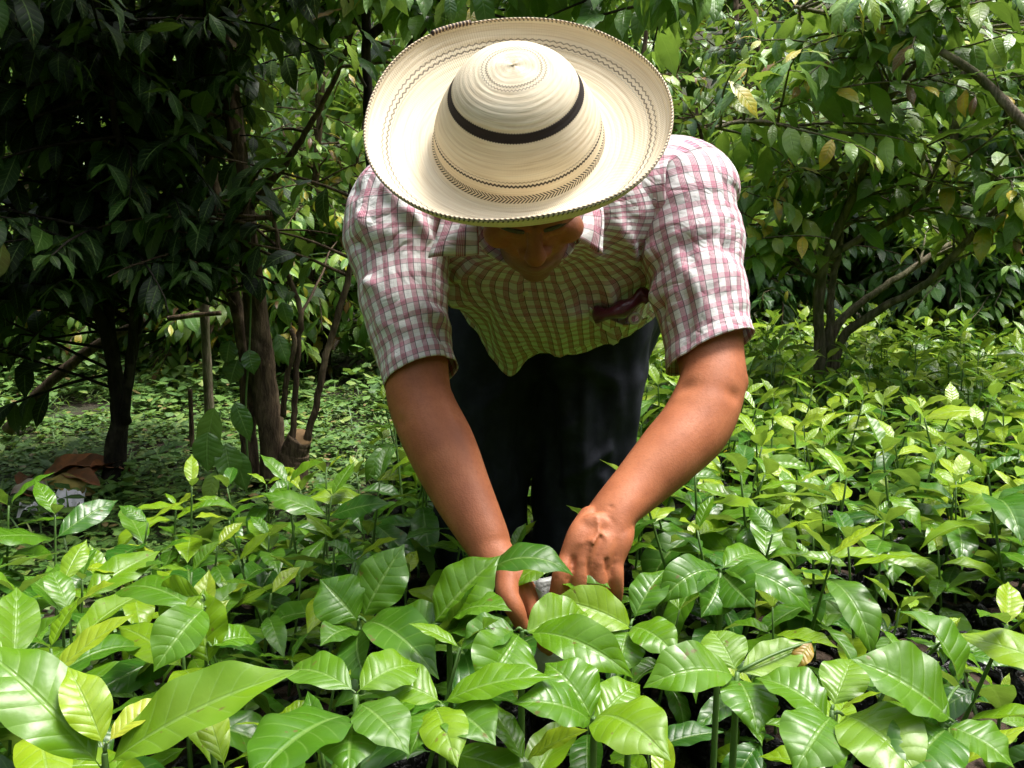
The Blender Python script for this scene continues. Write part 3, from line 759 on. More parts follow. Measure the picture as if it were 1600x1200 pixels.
def leaves(mb, base, dr, nrm, L, Wd, droop, fold, tint, nu=16, nv=6, corr=.0, wavy=.0, curl=.15, twist=None, seed=0, widest=.62):
    """append N curved leaves; arrays of length N"""
    base = np.atleast_2d(base).astype(float); N = len(base)
    f = lambda x: np.broadcast_to(np.asarray(x, float), (N,))
    L, Wd, droop, fold, tint, curl = map(f, (L, Wd, droop, fold, tint, curl))
    dr = unit(np.broadcast_to(dr, (N, 3))); nrm = np.broadcast_to(nrm, (N, 3)).astype(float)
    nrm = nrm - dr * (nrm * dr).sum(1, keepdims=True); nrm = unit(nrm); sd = np.cross(dr, nrm)
    r = np.random.default_rng(seed + N)
    tw = r.normal(0, .25, N) if twist is None else f(twist)
    t = np.linspace(0, 1, nu + 1); s = np.linspace(-1, 1, nv + 1)
    q = np.clip((t - .05) / .95, 0, 1)
    w = q ** (widest + .30) * (1 - q) ** 1.05; w /= w.max()
    w = w * (1 - .40 * np.clip((q - .70) / .22, 0, 1) ** 1.3); w = np.maximum(w, .018)
    w[-1] = .004
    k = np.where(np.abs(droop) < .02, .02, droop)[:, None]
    X = np.sin(k * t) / k; Z = -(1 - np.cos(k * t)) / k
    a = k * t
    ca, sa = np.cos(a), np.sin(a)
    nt_ = dr[:, None] * sa[..., None] + nrm[:, None] * ca[..., None]          # local normal along the rib
    cen = base[:, None] + (dr[:, None] * X[..., None] + nrm[:, None] * Z[..., None]) * L[:, None, None]
    ang = tw[:, None] * t[None]
    sdt = sd[:, None] * np.cos(ang)[..., None] + nt_ * np.sin(ang)[..., None]
    nn = np.cross(sdt, dr[:, None] * ca[..., None] - nrm[:, None] * sa[..., None])
    hw = .5 * Wd[:, None] * w[None]
    ph1 = r.uniform(0, 6.28, N)[:, None, None]; ph2 = r.uniform(0, 6.28, N)[:, None, None]
    ab = np.abs(s)[None, None]
    vr = r.uniform(.4, 1.4, N)[:, None, None]; curl = curl * r.uniform(.3, 2.2, N)
    h = fold[:, None, None] * ab * hw[..., None] - curl[:, None, None] * (ab ** 2) * hw[..., None] * 1.1
    if corr:
        vein = np.abs(np.sin(math.pi * (9 * t[None, :, None] - 1.25 * ab + .5)))
        h = h + vr * corr * Wd[:, None, None] * (vein - .6) * ab ** .6 * (1 - ab ** 4) * np.clip(w * 1.4, 0, 1)[None, :, None]
    if wavy:
        sg = np.sign(s)[None, None]
        h = h + wavy * Wd[:, None, None] * ab ** 2 * np.sin(2 * math.pi * 3.4 * t[None, :, None] + ph1 + sg * ph2) * np.clip(w * 1.5, 0, 1)[None, :, None]
    V = cen[:, :, None] + sdt[:, :, None] * (hw[..., None] * s[None, None])[..., None] + nn[:, :, None] * h[..., None]
    nvert = (nu + 1) * (nv + 1)
    F0 = grid_faces(nu + 1, nv + 1)
    F = (F0[None] + (np.arange(N) * nvert)[:, None, None]).reshape(-1, 4)
    uv = np.stack(np.broadcast_arrays(.5 + .5 * s[None, None], t[None, :, None]), -1)
    uv = np.broadcast_to(uv, (N, nu + 1, nv + 1, 2)).reshape(-1, 2)
    mb.add(V.reshape(-1, 3), F, uv, np.repeat(tint, nvert))

def flip(V): return V

# ================================================================== SEEDLINGS
def L_young(r): return r.random() < .10
def seedling_meshes(seed, hi=True, big=1.0, young=0.0):
    r = np.random.default_rng(seed)
    lv = MB(); st = MB()
    H = r.uniform(.17, .25) * big; n = r.integers(5, 7)
    lean = r.normal(0, .035, 2)
    def ax(f): return A(lean[0] * f, lean[1] * f, .165 + H * f)
    st.tube([ax(x) for x in np.linspace(-.12, 1, 9)], np.linspace(.0036, .0018, 9), 7)
    az0 = r.uniform(0, math.pi)
    B, D, Nn, Ls, Ws, Dr, Fo, Ti = [], [], [], [], [], [], [], []
    for i in range(n):
        f = .12 + .88 * i / (n - 1)
        az = az0 + i * math.pi / 2 + r.normal(0, .22)
        top = i == n - 1
        for sgn in (0, 1):
            if r.random() < (.12 if not top else 0): continue
            a = az + sgn * math.pi + r.normal(0, .22)
            el = r.uniform(-.05, .35) + (.22 if i >= n - 2 else 0) + (.40 if top else 0)
            L = (r.uniform(.085, .165) if 0 < i < n - 1 else r.uniform(.05, .10)) * big
            d = A(math.cos(a) * math.cos(el), math.sin(a) * math.cos(el), math.sin(el))
            B.append(ax(f)); D.append(d); Nn.append(A(0, 0, 1) + r.normal(0, .22, 3))
            Ls.append(L); Ws.append(L * r.uniform(.30, .45)); Dr.append(r.uniform(.3, 1.7) if not top else r.uniform(.1, .8)); Fo.append(r.uniform(.15, .65))
            ti = .50 - .10 * (n - 1 - i) / n + r.normal(0, .15) + (r.uniform(.06, .28) if top else 0) + young
            if r.random() < .008: ti = r.uniform(.88, .97)
            Ti.append(ti if ti > .879 and L_young(r) else np.clip(ti, .12, .80))
    nu, nv = (36, 10) if hi else (14, 6)
    leaves(lv, B, D, Nn, Ls, Ws, Dr, Fo, Ti, nu, nv, corr=.022 if hi else .010, wavy=.035, seed=seed)
    return lv, st

def bag_mesh(seed):
    r = np.random.default_rng(seed); m = MB()
    an = np.linspace(0, 2 * math.pi, 25)[:-1]
    zs = [0, .0, .02, .06, .10, .14, .172, .178, .172, .160]
    rs = [.0, .046, .050, .052, .051, .050, .049, .0475, .046, .045]
    V = []
    for z, q in zip(zs, rs):
        V.append([[q * math.cos(a) * (1 + .07 * math.sin(3 * a + seed) + .05 * math.sin(7 * a + z * 60)), q * math.sin(a) * (1 + .06 * math.sin(4 * a + z * 40)), z + (.006 * math.sin(5 * a + seed) if z > .15 else 0)] for a in an])
    m.add(np.array(V), grid_faces(len(zs), 24, True))
    return m.mesh('grow_bag')
def soil_mesh(seed):
    r = np.random.default_rng(seed); m = MB()
    rr = np.linspace(0, .0465, 6); an = np.linspace(0, 2 * math.pi, 17)[:-1]
    V = [[[q * math.cos(a), q * math.sin(a), .160 + r.normal(0, .002) - .05 * q] for a in an] for q in rr]
    m.add(np.array(V), grid_faces(6, 16, True)); return m.mesh('soil')

def M(me, mat):
    me.materials.append(mat); return me

class Kind: pass
def make_kind(seed, hi, big=1.0, young=0.0):
    lv, st = seedling_meshes(seed, hi, big, young)
    k = Kind(); k.lv = M(lv.mesh('foliage'), LEAF); k.st = M(st.mesh('stem'), GSTEM); k.bag = BAGS[seed % len(BAGS)]; k.soil = SOILS[seed % len(SOILS)]
    k.mb = (lv, st)
    return k
BAGS = [M(bag_mesh(i), POLY) for i in range(4)]; SOILS = [M(soil_mesh(i), SOIL) for i in range(3)]
KH = [make_kind(100 + i, True, 1.0 + .06 * (i % 3), -.05 if i % 4 else .07) for i in range(20)]
KL = [make_kind(200 + i, False, 1.0, .14 if i % 3 == 0 else .07) for i in range(12)]

def obj_(name, data, parent=None):
    o = bpy.data.objects.new(name, data); COL.objects.link(o)
    if parent is not None: o.parent = parent
    return o

class Seedling: pass
def make_proto(k):
    root = bpy.data.objects.new('coffee_seedling', None); root.empty_display_size = .05
    ch = []
    for nm, me in (('foliage', k.lv), ('stem', k.st), ('grow_bag', k.bag)):
        o = bpy.data.objects.new(nm, me); o.parent = root; ch.append(o)
        if nm == 'grow_bag':
            s = bpy.data.objects.new('soil', k.soil); s.parent = o; ch.append(s)
    return root, ch
def plant_copy(proto, loc, rz, sc, label, group):
    root, ch = proto
    r = root.copy(); COL.objects.link(r); r.location = loc; r.rotation_euler = (0, 0, rz); r.scale = (sc, sc, sc)
    mp = {root: r}
    for c in ch:
        d = c.copy(); COL.objects.link(d); d.parent = mp[c.parent]; mp[c] = d
    return tag(r, label, 'seedling', group)
PH = [make_proto(k) for k in KH]; PL = [make_proto(k) for k in KL]

# hero seedlings: every big leaf one can follow in the photo, with its own place in space
HERO_SPOTS = []
def hero(name_label, stem_pts, lv, bag=True, group=None):
    """lv: list of (base, tip, width, arch, facing, tint): arch lifts the middle of the leaf, facing = upper-side direction"""
    foot = np.array(stem_pts[0]); root = empty('coffee_seedling', (foot[0], foot[1], 0), name_label, 'seedling', group)
    st = MB(); P_ = catmull(stem_pts, 14); st.tube(P_, np.linspace(.0042, .0024, 14), 8)
    m = MB()
    for i, (b, tip, wd, arch, face, ti) in enumerate(lv):
        arch = arch * 1.25 + (.18 if arch > 0 else 0)
        b = np.array(b); tip = np.array(tip); ch = tip - b; c = np.linalg.norm(ch); face = unit(np.array(face, float))
        k = arch                                   # total bend of the leaf in radians
        # chord length factor and start direction for a constant-curvature rib
        Ln = c * (k / (2 * math.sin(k / 2)) if abs(k) > .02 else 1)
        e = unit(ch); up = unit(face - e * face.dot(e))
        d = e * math.cos(k / 2) + up * math.sin(k / 2); n0 = up * math.cos(k / 2) - e * math.sin(k / 2)
        leaves(m, [b], [d], [n0], [Ln], [wd * .90], [k], [rng.uniform(.25, .55)], [ti], 40, 12, corr=.020, wavy=.035, twist=rng.normal(0, .22), seed=i + len(HERO_SPOTS) * 7)
        # petiole back to the stem
        j = np.argmin(np.linalg.norm(P_ - b, axis=1))
        if np.linalg.norm(P_[j] - b) > .004: st.tube(catmull([P_[j], (P_[j] + b) / 2 + A(0, 0, .003), b], 6), np.linspace(.0019, .0013, 6), 6)
    m.build('foliage', LEAF, root); st.build('stem', GSTEM, root)
    if bag:
        o = bpy.data.objects.new('grow_bag', BAGS[len(HERO_SPOTS) % 4]); COL.objects.link(o); o.parent = root
        s = bpy.data.objects.new('soil', SOILS[0]); COL.objects.link(s); s.parent = o
    HERO_SPOTS.append(foot[:2]); return root

UP = A(0, -.35, .93)
# 1 the seedling whose dark leaf arches over the man's wrist
s0 = W(702, 985, .985)
hero('seedling whose long dark leaf arches over the man\'s wrist beside a broad leaf', [A(s0[0], s0[1] + .01, .17), s0 - A(0, 0, .06), s0, W(705, 952, .985)], [
    (W(676, 976, .985), W(782, 868, 1.02), .080, .25, (-.45, -.75, .5), .52),
    (W(672, 1010, .975), W(748, 905, 1.0), .060, .3, (.75, -.55, .3), .36),
    (W(756, 902, 1.03), W(896, 900, 1.01), .055, 1.35, (-.1, -.25, 1), .34),
    (W(708, 965, .985), W(800, 955, .95), .060, .8, UP, .48),
    (W(706, 985, .985), W(775, 990, .94), .055, .6, UP, .40),
    (W(700, 1000, .985), W(620, 950, 1.02), .055, .5, (-.2, -.5, .8), .45)])
# 2 upright dark pair
s0 = W(562, 985, 1.0)
hero('tall seedling with two upright dark green leaves and one leaf drooping', [A(s0[0], s0[1], .17), s0 - A(0, 0, .05), s0, W(560, 962, 1.0)], [
    (W(566, 968, 1.0), W(632, 850, 1.04), .072, .25, (-.25, -.8, .45), .44), (W(560, 972, .995), W(500, 905, 1.02), .075, .35, (.25, -.75, .55), .42),
    (W(572, 972, .99), W(686, 1062, .90), .070, .85, (.15, -.5, .85), .40), (W(562, 985, .99), W(575, 1070, .91), .060, .6, (-.3, -.75, .45), .34),
    (W(556, 985, 1.0), W(500, 1010, .95), .05, .8, UP, .42)])
# 3 long leaf pair low on the left
s0 = W(164, 1190, .70)
hero('seedling with two very long ribbed leaves spread in a wide V', [A(s0[0], s0[1], .17), s0 - A(0, 0, .05), s0, W(164, 1176, .70)], [
    (W(166, 1196, .70), W(468, 1048, .73), .072, .35, (-.3, -.55, .8), .60), (W(158, 1200, .70), W(-40, 1005, .74), .075, .5, (.35, -.5, .8), .55),
    (W(162, 1166, .70), W(106, 1042, .74), .045, .45, (.5, -.7, .5), .76), (W(168, 1160, .70), W(262, 1092, .74), .028, .35, (-.2, -.6, .8), .88)])
# 4 broad bluish leaf at bottom centre left
s0 = W(556, 1140, .74)
hero('seedling with a broad pale blue-green leaf with a light midrib', [A(s0[0], s0[1], .17), s0 - A(0, 0, .05), s0, W(556, 1085, .75)], [
    (W(546, 1118, .75), W(385, 1235, .64), .092, .55, (-.2, -.35, .9), .40), (W(556, 1082, .75), W(445, 1056, .80), .050, .9, UP, .50),
    (W(558, 1082, .75), W(655, 1042, .80), .055, .8, UP, .58), (W(560, 1100, .75), W(640, 1180, .69), .055, .7, UP, .45), (W(552, 1128, .75), W(545, 1215, .67), .06, .6, UP, .42)])
# 5 two bright leaves side by side
s0 = W(815, 1000, .90)
hero('seedling with a bright wide leaf raised just below the man\'s hands', [A(s0[0], s0[1], .17), s0 - A(0, 0, .05), s0, W(816, 985, .90)], [
    (W(818, 990, .90), W(920, 960, .94), .064, .35, (-.1, -.6, .8), .60), (W(812, 990, .90), W(748, 1088, .83), .080, .45, (.2, -.65, .7), .50),
    (W(826, 990, .90), W(990, 1060, .84), .060, .9, (-.1, -.4, .9), .55), (W(806, 985, .90), W(720, 1015, .88), .055, .7, UP, .40)])
# 6 arching pair on the right of the hands
s0 = W(985, 1010, .96)
hero('seedling with a yellow-green leaf arched in front of the man\'s fingers', [A(s0[0], s0[1], .17), s0 - A(0, 0, .05), s0, W(985, 978, .96)], [
    (W(992, 985, .96), W(860, 936, .98), .060, .40, (0, -.45, .9), .68), (W(985, 980, .96), W(1060, 1030, .90), .055, .8, UP, .55), (W(980, 985, .96), W(965, 1060, .9), .055, .7, UP, .48), (W(990, 968, .97), W(1040, 890, 1.02), .05, .6, UP, .42)])
# 7 lower middle pair
s0 = W(928, 1130, .78)
hero('seedling with one wide leaf bowed forward and a narrow one hanging', [A(s0[0], s0[1], .17), s0 - A(0, 0, .05), s0, W(928, 1120, .78)], [
    (W(926, 1126, .78), W(852, 1036, .83), .070, .8, (.15, -.5, .85), .50), (W(930, 1120, .78), W(1048, 1190, .70), .075, .85, (0, -.35, .95), .64), (W(925, 1130, .78), W(800, 1100, .76), .06, .8, UP, .46),
    (W(930, 1130, .78), W(1000, 1070, .83), .05, .6, UP, .6)])
# 8 the leaf that hangs with its tip down
s0 = W(690, 1110, .78)
hero('seedling with a narrow bright leaf hanging tip down and a long flat leaf', [A(s0[0], s0[1], .17), s0 - A(0, 0, .05), s0, W(690, 1100, .78)], [
    (W(680, 1105, .78), W(715, 1200, .70), .050, .7, (.1, -.75, .6), .66), (W(690, 1100, .78), W(872, 1060, .78), .05, .55, (0, -.3, .9), .56), (W(690, 1098, .78), W(560, 1070, .80), .06, .8, UP, .60), (W(686, 1110, .78), W(640, 1180, .72), .05, .7, UP, .42), (W(700, 1110, .78), W(775, 1165, .72), .06, .6, UP, .44)])
# 9 the large pale leaf low right
s0 = W(1470, 1130, .72)
hero('seedling with one huge smooth pale leaf and a curved ribbed leaf behind it', [A(s0[0], s0[1] + .02, .17), s0 - A(0, 0, .05), s0, W(1478, 1100, .73)], [
    (W(1490, 1128, .72), W(1330, 1030, .75), .085, .35, (.35, -.45, .85), .50), (W(1498, 1072, .76), W(1404, 955, .81), .062, .9, (.5, -.4, .8), .46), (W(1482, 1135, .72), W(1585, 1200, .68), .06, .6, UP, .5),
    (W(1480, 1140, .72), W(1400, 1230, .66), .07, .7, UP, .36)])
# 10 lower right group
s0 = W(1300, 1130, .74)
hero('seedling with a drooping rounded yellow-green leaf near the black bags', [A(s0[0], s0[1], .17), s0 - A(0, 0, .05), s0, W(1300, 1110, .745)], [
    (W(1318, 1118, .74), W(1442, 1225, .66), .085, .85, (-.1, -.35, .9), .62), (W(1296, 1125, .745), W(1180, 1060, .79), .06, .8, UP, .50), (W(1300, 1120, .74), W(1240, 1210, .68), .07, .7, UP, .48), (W(1302, 1105, .75), W(1330, 1030, .8), .05, .5, UP, .6)])
s0 = W(1150, 1085, .80)
hero('seedling with a folded brown-tipped leaf held above its neighbours', [A(s0[0], s0[1], .17), s0 - A(0, 0, .05), s0, W(1152, 1050, .81)], [
    (W(1154, 1052, .81), W(1268, 1002, .84), .045, -.4, (0, -.5, .8), .62), (W(1148, 1056, .81), W(1005, 1075, .79), .062, .85, UP, .54), (W(1152, 1062, .81), W(1185, 1150, .74), .06, .7, UP, .45), (W(1150, 1050, .81), W(1110, 985, .86), .055, .5, UP, .58),
    (W(1268, 1002, .84), W(1236, 1048, .82), .022, .5, (0, -.6, .6), 1.0)])
# 11 right upper arch
s0 = W(1125, 960, 1.0)
hero('seedling with dark arching leaves spread wide over a cluster of pale shoots', [A(s0[0], s0[1], .17), s0 - A(0, 0, .05), s0, W(1125, 895, 1.02)], [
    (W(1126, 893, 1.02), W(1270, 960, .96), .060, 1.0, (0, -.3, .95), .42), (W(1122, 893, 1.02), W(1030, 945, .98), .055, 1.1, (0, -.3, .95), .40), (W(1128, 898, 1.02), W(1180, 950, .95), .065, .5, (-.3, -.7, .5), .38), (W(1124, 900, 1.02), W(1095, 965, .96), .06, .6, (.2, -.7, .5), .36),
    (W(1126, 890, 1.02), W(1195, 870, 1.08), .05, .7, UP, .5)])
s0 = W(322, 1000, .92)
hero('seedling with an upright oval yellow-green leaf and a round one beside it', [A(s0[0], s0[1], .17), s0 - A(0, 0, .04), s0, W(322, 940, .94)], [
    (W(326, 1040, .90), W(318, 920, .95), .066, .15, (0, -.85, .5), .62), (W(316, 930, .94), W(246, 945, .96), .058, .3, (0, -.8, .55), .64), (W(330, 1010, .9), W(400, 1000, .94), .04, .6, UP, .5), (W(318, 960, .93), W(180, 930, 1.0), .055, .9, UP, .46), (W(320, 950, .93), W(240, 1050, .86), .06, .6, (.2, -.6, .7), .48)])

# rows of bags over the whole bed
def in_bed(x, y):
    if y < .66: return False
    if x < -.60: return y < (1.55 if x < -.72 else 1.82)
    if x < -.35: return y < 1.90
    if x < .0: return y < 3.9
    return y < 5.0
cells = []; flank = []
yy = .69; row = 0
while yy < 5.0:
    xx = -3.2 + (row % 2) * .07
    while xx < 3.6:
        x = xx + rng.normal(0, .018); y = yy + rng.normal(0, .018); xx += .118
        if abs(x) > .585 * y + .16:
            if abs(x) < 1.0 * y + .5 and in_bed(x, y) and x < 3.4: flank.append((x, y))
            continue
        if not in_bed(x, y): continue
        if min(np.hypot(x - h[0], y - h[1]) for h in HERO_SPOTS) < .050: continue
        if abs(y - 1.82) < .13 and (-.17 < x < .25): continue                     # the man's feet
        if 1.02 < y < 1.30 and -.06 < x < .19: continue                           # the seedling he is lifting
        if 1.02 < y < 1.20 and (-.16 < x < .26): continue
        if .585 < x < .95 and .98 < y < 1.50: continue                            # bags with hardly grown seedlings
        cells.append((x, y))
    yy += .110; row += 1
cells.sort(key=lambda c: c[1])
NEAR = 280
LAB = {
    'front': ('glossy green coffee seedling in the crowded front rows of black bags', 'seedlings in the front rows'),
    'left': ('glossy coffee seedling in the shaded rows before the dark trees', 'seedlings in the shaded rows before the dark trees'),
    'right': ('sunlit yellow-green coffee seedling in the rows right of the man', 'seedlings in the sunlit rows right of the man'),
    'back': ('sunlit coffee seedling in the rows behind the bending man', 'seedlings in the rows behind the man'),
}
KS = [make_proto(make_kind(300 + i, True, .50, .05)) for i in range(3)]
for i, (x, y) in enumerate(((.70, 1.46), (.82, 1.44), (.75, 1.34), (.87, 1.33), (.70, 1.22), (.83, 1.22), (.66, 1.10), (.78, 1.10), (.64, 1.34))):
    plant_copy(KS[i % 3], (x, y, 0), rng.uniform(0, 6.28), 1.0, 'small sparse seedling in an exposed crumpled black bag', 'small seedlings in the exposed black bags')
far = MB(); fst = MB()
n_cell = len(cells); cells += flank
for i, (x, y) in enumerate(cells):
    rz = rng.uniform(0, 6.28); sc = rng.uniform(.78, 1.10)
    if .9 < y < 1.35 and -.3 < x < .4: sc *= .80          # stay below the hands
    if y < 1.0: sc *= .96
    if 1.2 < y < 1.8 and -.22 < x < .30: sc *= .80
    if x < -.3 and y > 1.1: sc = min(max(sc, .82), .93)
    if i < NEAR:
        zone = 'front' if y < 1.05 else 'left' if x < -.2 and y < 2.05 else 'right' if x > .3 else 'back'
        p = PH[i % 20] if y < 1.9 else PL[i % 12]
        plant_copy(p, (x, y, 0), rz, sc, *LAB[zone])
    else:
        lv, st = KL[i % 12].mb
        c, s_ = math.cos(rz), math.sin(rz); Rm = np.array([[c, -s_, 0], [s_, c, 0], [0, 0, 1]])
        for src, dst in ((lv, far), (st, fst)):
            dst.add(np.concatenate(src.v) @ Rm.T * sc + A(x, y, 0), np.concatenate(src.f), np.concatenate(src.uv), np.concatenate(src.t))
fo = tag(far.build('seedling_bed_foliage', LEAF), 'mass of small bright coffee seedlings filling the far end and the flanks of the bed', 'seedlings', None, 'stuff')
fst.build('stem', GSTEM, fo)

# the seedling bag and torn white plastic between the man's hands
b0 = W(866, 955, 1.135)
root = empty('coffee_seedling', (b0[0], b0[1], b0[2] - .10), 'young seedling in a pale bag being lifted between the man\'s two hands', 'seedling')
m = MB(); an = np.linspace(0, 2 * math.pi, 33)[:-1]; V = []
for z, q in ((-.10, .0), (-.10, .026), (-.05, .034), (0, .036), (.030, .037), (.042, .036), (.036, .033), (.01, .031)):
    V.append([[q * math.cos(a) * (1 + .06 * math.sin(3 * a + z * 40)), q * math.sin(a) * (1 + .06 * math.sin(5 * a)), z + (.008 * math.sin(2 * a + 1) if z > .02 else 0)] for a in an])
m.add(np.array(V) + b0, grid_faces(8, 32, True))
t = NT('pale_plastic'); t.pbr((.50, .52, .50), .35, t.bump(t.noise(t.obj(), 60, 3), .6, .01)); m.build('grow_bag', t.sheen_trans((.6, .62, .6), .25), root)
st = MB(); st.tube([b0 + A(0, 0, -.02), b0 + A(.002, -.01, .05), b0 + A(.004, -.02, .085)], [.003, .0026, .002], 7); st.build('stem', GSTEM, root)
lv = MB(); q = b0 + A(.004, -.02, .080)
leaves(lv, [q, q, q - A(0, 0, .02), q - A(0, 0, .02)], [(.7, -.6, .2), (-.8, -.5, .1), (.3, -.8, .3), (-.2, .8, .4)], [(0, -.2, 1)] * 4, [.085, .08, .07, .06], [.036, .034, .03, .026], [.9, .9, .8, .7], .2, [.55, .6, .5, .6], 36, 10, corr=.02, wavy=.04)
lv.build('foliage', LEAF, root)
# ================================================================== GROUND
def ground_z(x, y): return .03 * math.sin(x * 1.3) * math.sin(y * .9) * min(1, max(0, y - 5)) 
t = NT('ground'); p = t.obj(); n = t.noise(p, 3, 5); n2 = t.noise(p, 60, 4)
c = t.mix(n2, (.014, .010, .007), (.055, .038, .022)); c = t.mix(t.math('MULTIPLY', t.step(n, .40, .6), .7), c, (.035, .060, .016))
g = MB(); xs = np.concatenate([[-120, -60, -30], np.linspace(-12, 12, 41), [30, 60, 120]]); ys = np.concatenate([[-60, -20, -5], np.linspace(0, 16, 41), [22, 28, 34, 60, 140]])
G = np.array([[[x, y, .012 * math.sin(5 * x + 1) * math.sin(4.3 * y) if abs(x) < 12 and 1.7 < y < 13 else max(0, min(y, 34) - 13.5) * .75] for x in xs] for y in ys])
g.add(G, grid_faces(len(ys), len(xs))); tag(g.build('ground', t.pbr(c, .95, t.bump(n2, .7, .02))), kind='structure')

# low weeds on the floor of the plantation, left of the bed and under the trees
wd = MB(); r = np.random.default_rng(5)
B, D, Nn, L, Wd, Dr, Ti = [], [], [], [], [], [], []
def weeds(n, x0, x1, y0, y1, hmax, size, dens=None, dry=.03):
    for _ in range(n):
        x = r.uniform(x0, x1); y = y0 + (y1 - y0) * r.random() ** .8
        if in_bed(x, y) and y < 4.8: continue
        if mnoise.noise(Vector((x * 1.7, y * 1.7, 3))) < -.25: continue
        h = r.uniform(.01, hmax) * (.6 + mnoise.noise(Vector((x * 2.3, y * 2.3, 9))))
        for k in range(r.integers(3, 6)):
            a = r.uniform(0, 6.28); el = r.uniform(-.1, .7)
            B.append((x + r.normal(0, .012), y + r.normal(0, .012), max(.008, h))); D.append((math.cos(a) * math.cos(el), math.sin(a) * math.cos(el), math.sin(el)))
            Nn.append((0, 0, 1)); q = r.uniform(.5, 1.25) * size; L.append(q); Wd.append(q * r.uniform(.45, .75)); Dr.append(r.uniform(.2, 1)); Ti.append(np.clip(r.normal(.58, .16), 0, .9) if r.random() > dry else 1.0)
weeds(15000, -4.0, .2, 1.5, 4.8, .10, .030)
weeds(1500, -4.0, .2, 1.6, 4.8, .16, .055)
weeds(4500, -4.5, .5, 4.0, 7.5, .26, .060)
weeds(1500, .0, 5.0, 4.7, 8.0, .20, .06)
weeds(2500, 3.4, 7.0, .5, 7.0, .20, .06)
weeds(2500, -7.5, -4.0, .0, 7.0, .20, .06)
leaves(wd, B, D, Nn, L, Wd, Dr, .15, Ti, 3, 2)
# grass blades among them
n = 5000; x = r.uniform(-4, .2, n); y = r.uniform(1.7, 5, n); k = np.array([mnoise.noise(Vector((a * 1.1, b_ * 1.1, 17))) > .0 and not in_bed(a, b_) for a, b_ in zip(x, y)]); x, y = x[k], y[k]; n = len(x)
a = r.uniform(0, 6.28, n); el = r.uniform(.6, 1.4, n); ln = r.uniform(.05, .15, n)
leaves(wd, np.stack([x, y, 0 * x], 1), np.stack([np.cos(a) * np.cos(el), np.sin(a) * np.cos(el), np.sin(el)], 1), (0, 0, 1), ln, .006, r.uniform(.4, 1.6, n), .1, np.clip(r.normal(.62, .14, n), 0, .9), 4, 1)
tag(wd.build('ground_weeds', WEED), 'low green weeds and creeping ground cover on the plantation floor', 'weeds', None, 'stuff')

# ================================================================== TREES
def branchy(stems, nlat, leafL, seed, lat_len=(.45, .9), start=.35, inside=None, leaf_tint=(.4, .12), pair=.055, nu=7, nv=2, wood_r=.006, el0=(.1, .7), sag=(1.0, 2.0), young=.05, lwr=.36, dense=1.0):
    """stems: list of (points, r0, r1). returns wood MB for laterals, leaf MB"""
    r = np.random.default_rng(seed); wood = MB(); lv = MB()
    B, D, Nn, L, Wd, Dr, Fo, Ti = [], [], [], [], [], [], [], []
    curves = [catmull(p, 40) for p, _, _ in stems]
    wts = np.array([np.linalg.norm(np.diff(c, axis=0), axis=1).sum() for c in curves]); wts /= wts.sum()
    for _ in range(nlat):
        c = curves[r.choice(len(curves), p=wts)]
        f = r.uniform(start, 1.0); k = int(f * 39); p = c[k].copy()
        az = r.uniform(0, 6.28); el = r.uniform(*el0); d = A(math.cos(az) * math.cos(el), math.sin(az) * math.cos(el), math.sin(el))
        ln = r.uniform(*lat_len) * (1.15 - .45 * f); n = max(4, int(ln / pair)); sg = r.uniform(*sag) / n * ln
        pts = [p.copy()]; dirs = [d.copy()]
        for i in range(n):
            d = unit(d + A(0, 0, -sg * .55 * (i / n + .3)) + r.normal(0, .05, 3)); p = p + d * ln / n; pts.append(p.copy()); dirs.append(d.copy())
        pts = np.array(pts)
        if inside is not None and not (inside(pts[-1]) and inside(pts[n // 2])): continue
        wood.tube(pts, np.linspace(wood_r, wood_r * .3, len(pts)), 5, False)
        ro = r.uniform(0, 3.14)
        for i in range(1, n + 1):
            if i / n < .22 and r.random() < .7: continue
            t_ = dirs[i]; sd = unit(np.cross(t_, A(0, 0, 1)) + 1e-4); up = np.cross(sd, t_)
            ra = r.normal(0, .35) + (0 if i % 2 else .7)
            for sgn in (-1, 1):
                if r.random() > .90 * dense: continue
                out = sd * sgn * math.cos(ra) + up * math.sin(ra) * .6
                dd = unit(out * .85 + t_ * r.uniform(.3, .9) + A(0, 0, r.uniform(-1.1, .0)))
                B.append(pts[i]); D.append(dd); Nn.append(A(0, 0, 1) + r.normal(0, .25, 3) + out * .2)
                q = leafL * r.uniform(.6, 1.2) * (1 if i < n - 1 else .65); L.append(q); Wd.append(q * r.uniform(lwr * .85, lwr * 1.15)); Dr.append(r.uniform(.3, 1.3)); Fo.append(r.uniform(.1, .5))
                ti = r.normal(*leaf_tint) + (r.uniform(.05, .22) if i >= n - 1 else 0)
                if r.random() < young * .06: ti = r.uniform(.86, .95)
                Ti.append(ti if ti > .859 and young else np.clip(ti, .0, .80))
    if inside is not None:
        keep = [i for i in range(len(B)) if inside(B[i] + D[i] * L[i])]
        B, D, Nn, L, Wd, Dr, Fo, Ti = ([x[i] for i in keep] for x in (B, D, Nn, L, Wd, Dr, Fo, Ti))
    leaves(lv, B, D, Nn, L, Wd, Dr, Fo, Ti, nu, nv, corr=.0, wavy=.05, seed=seed)
    return wood, lv

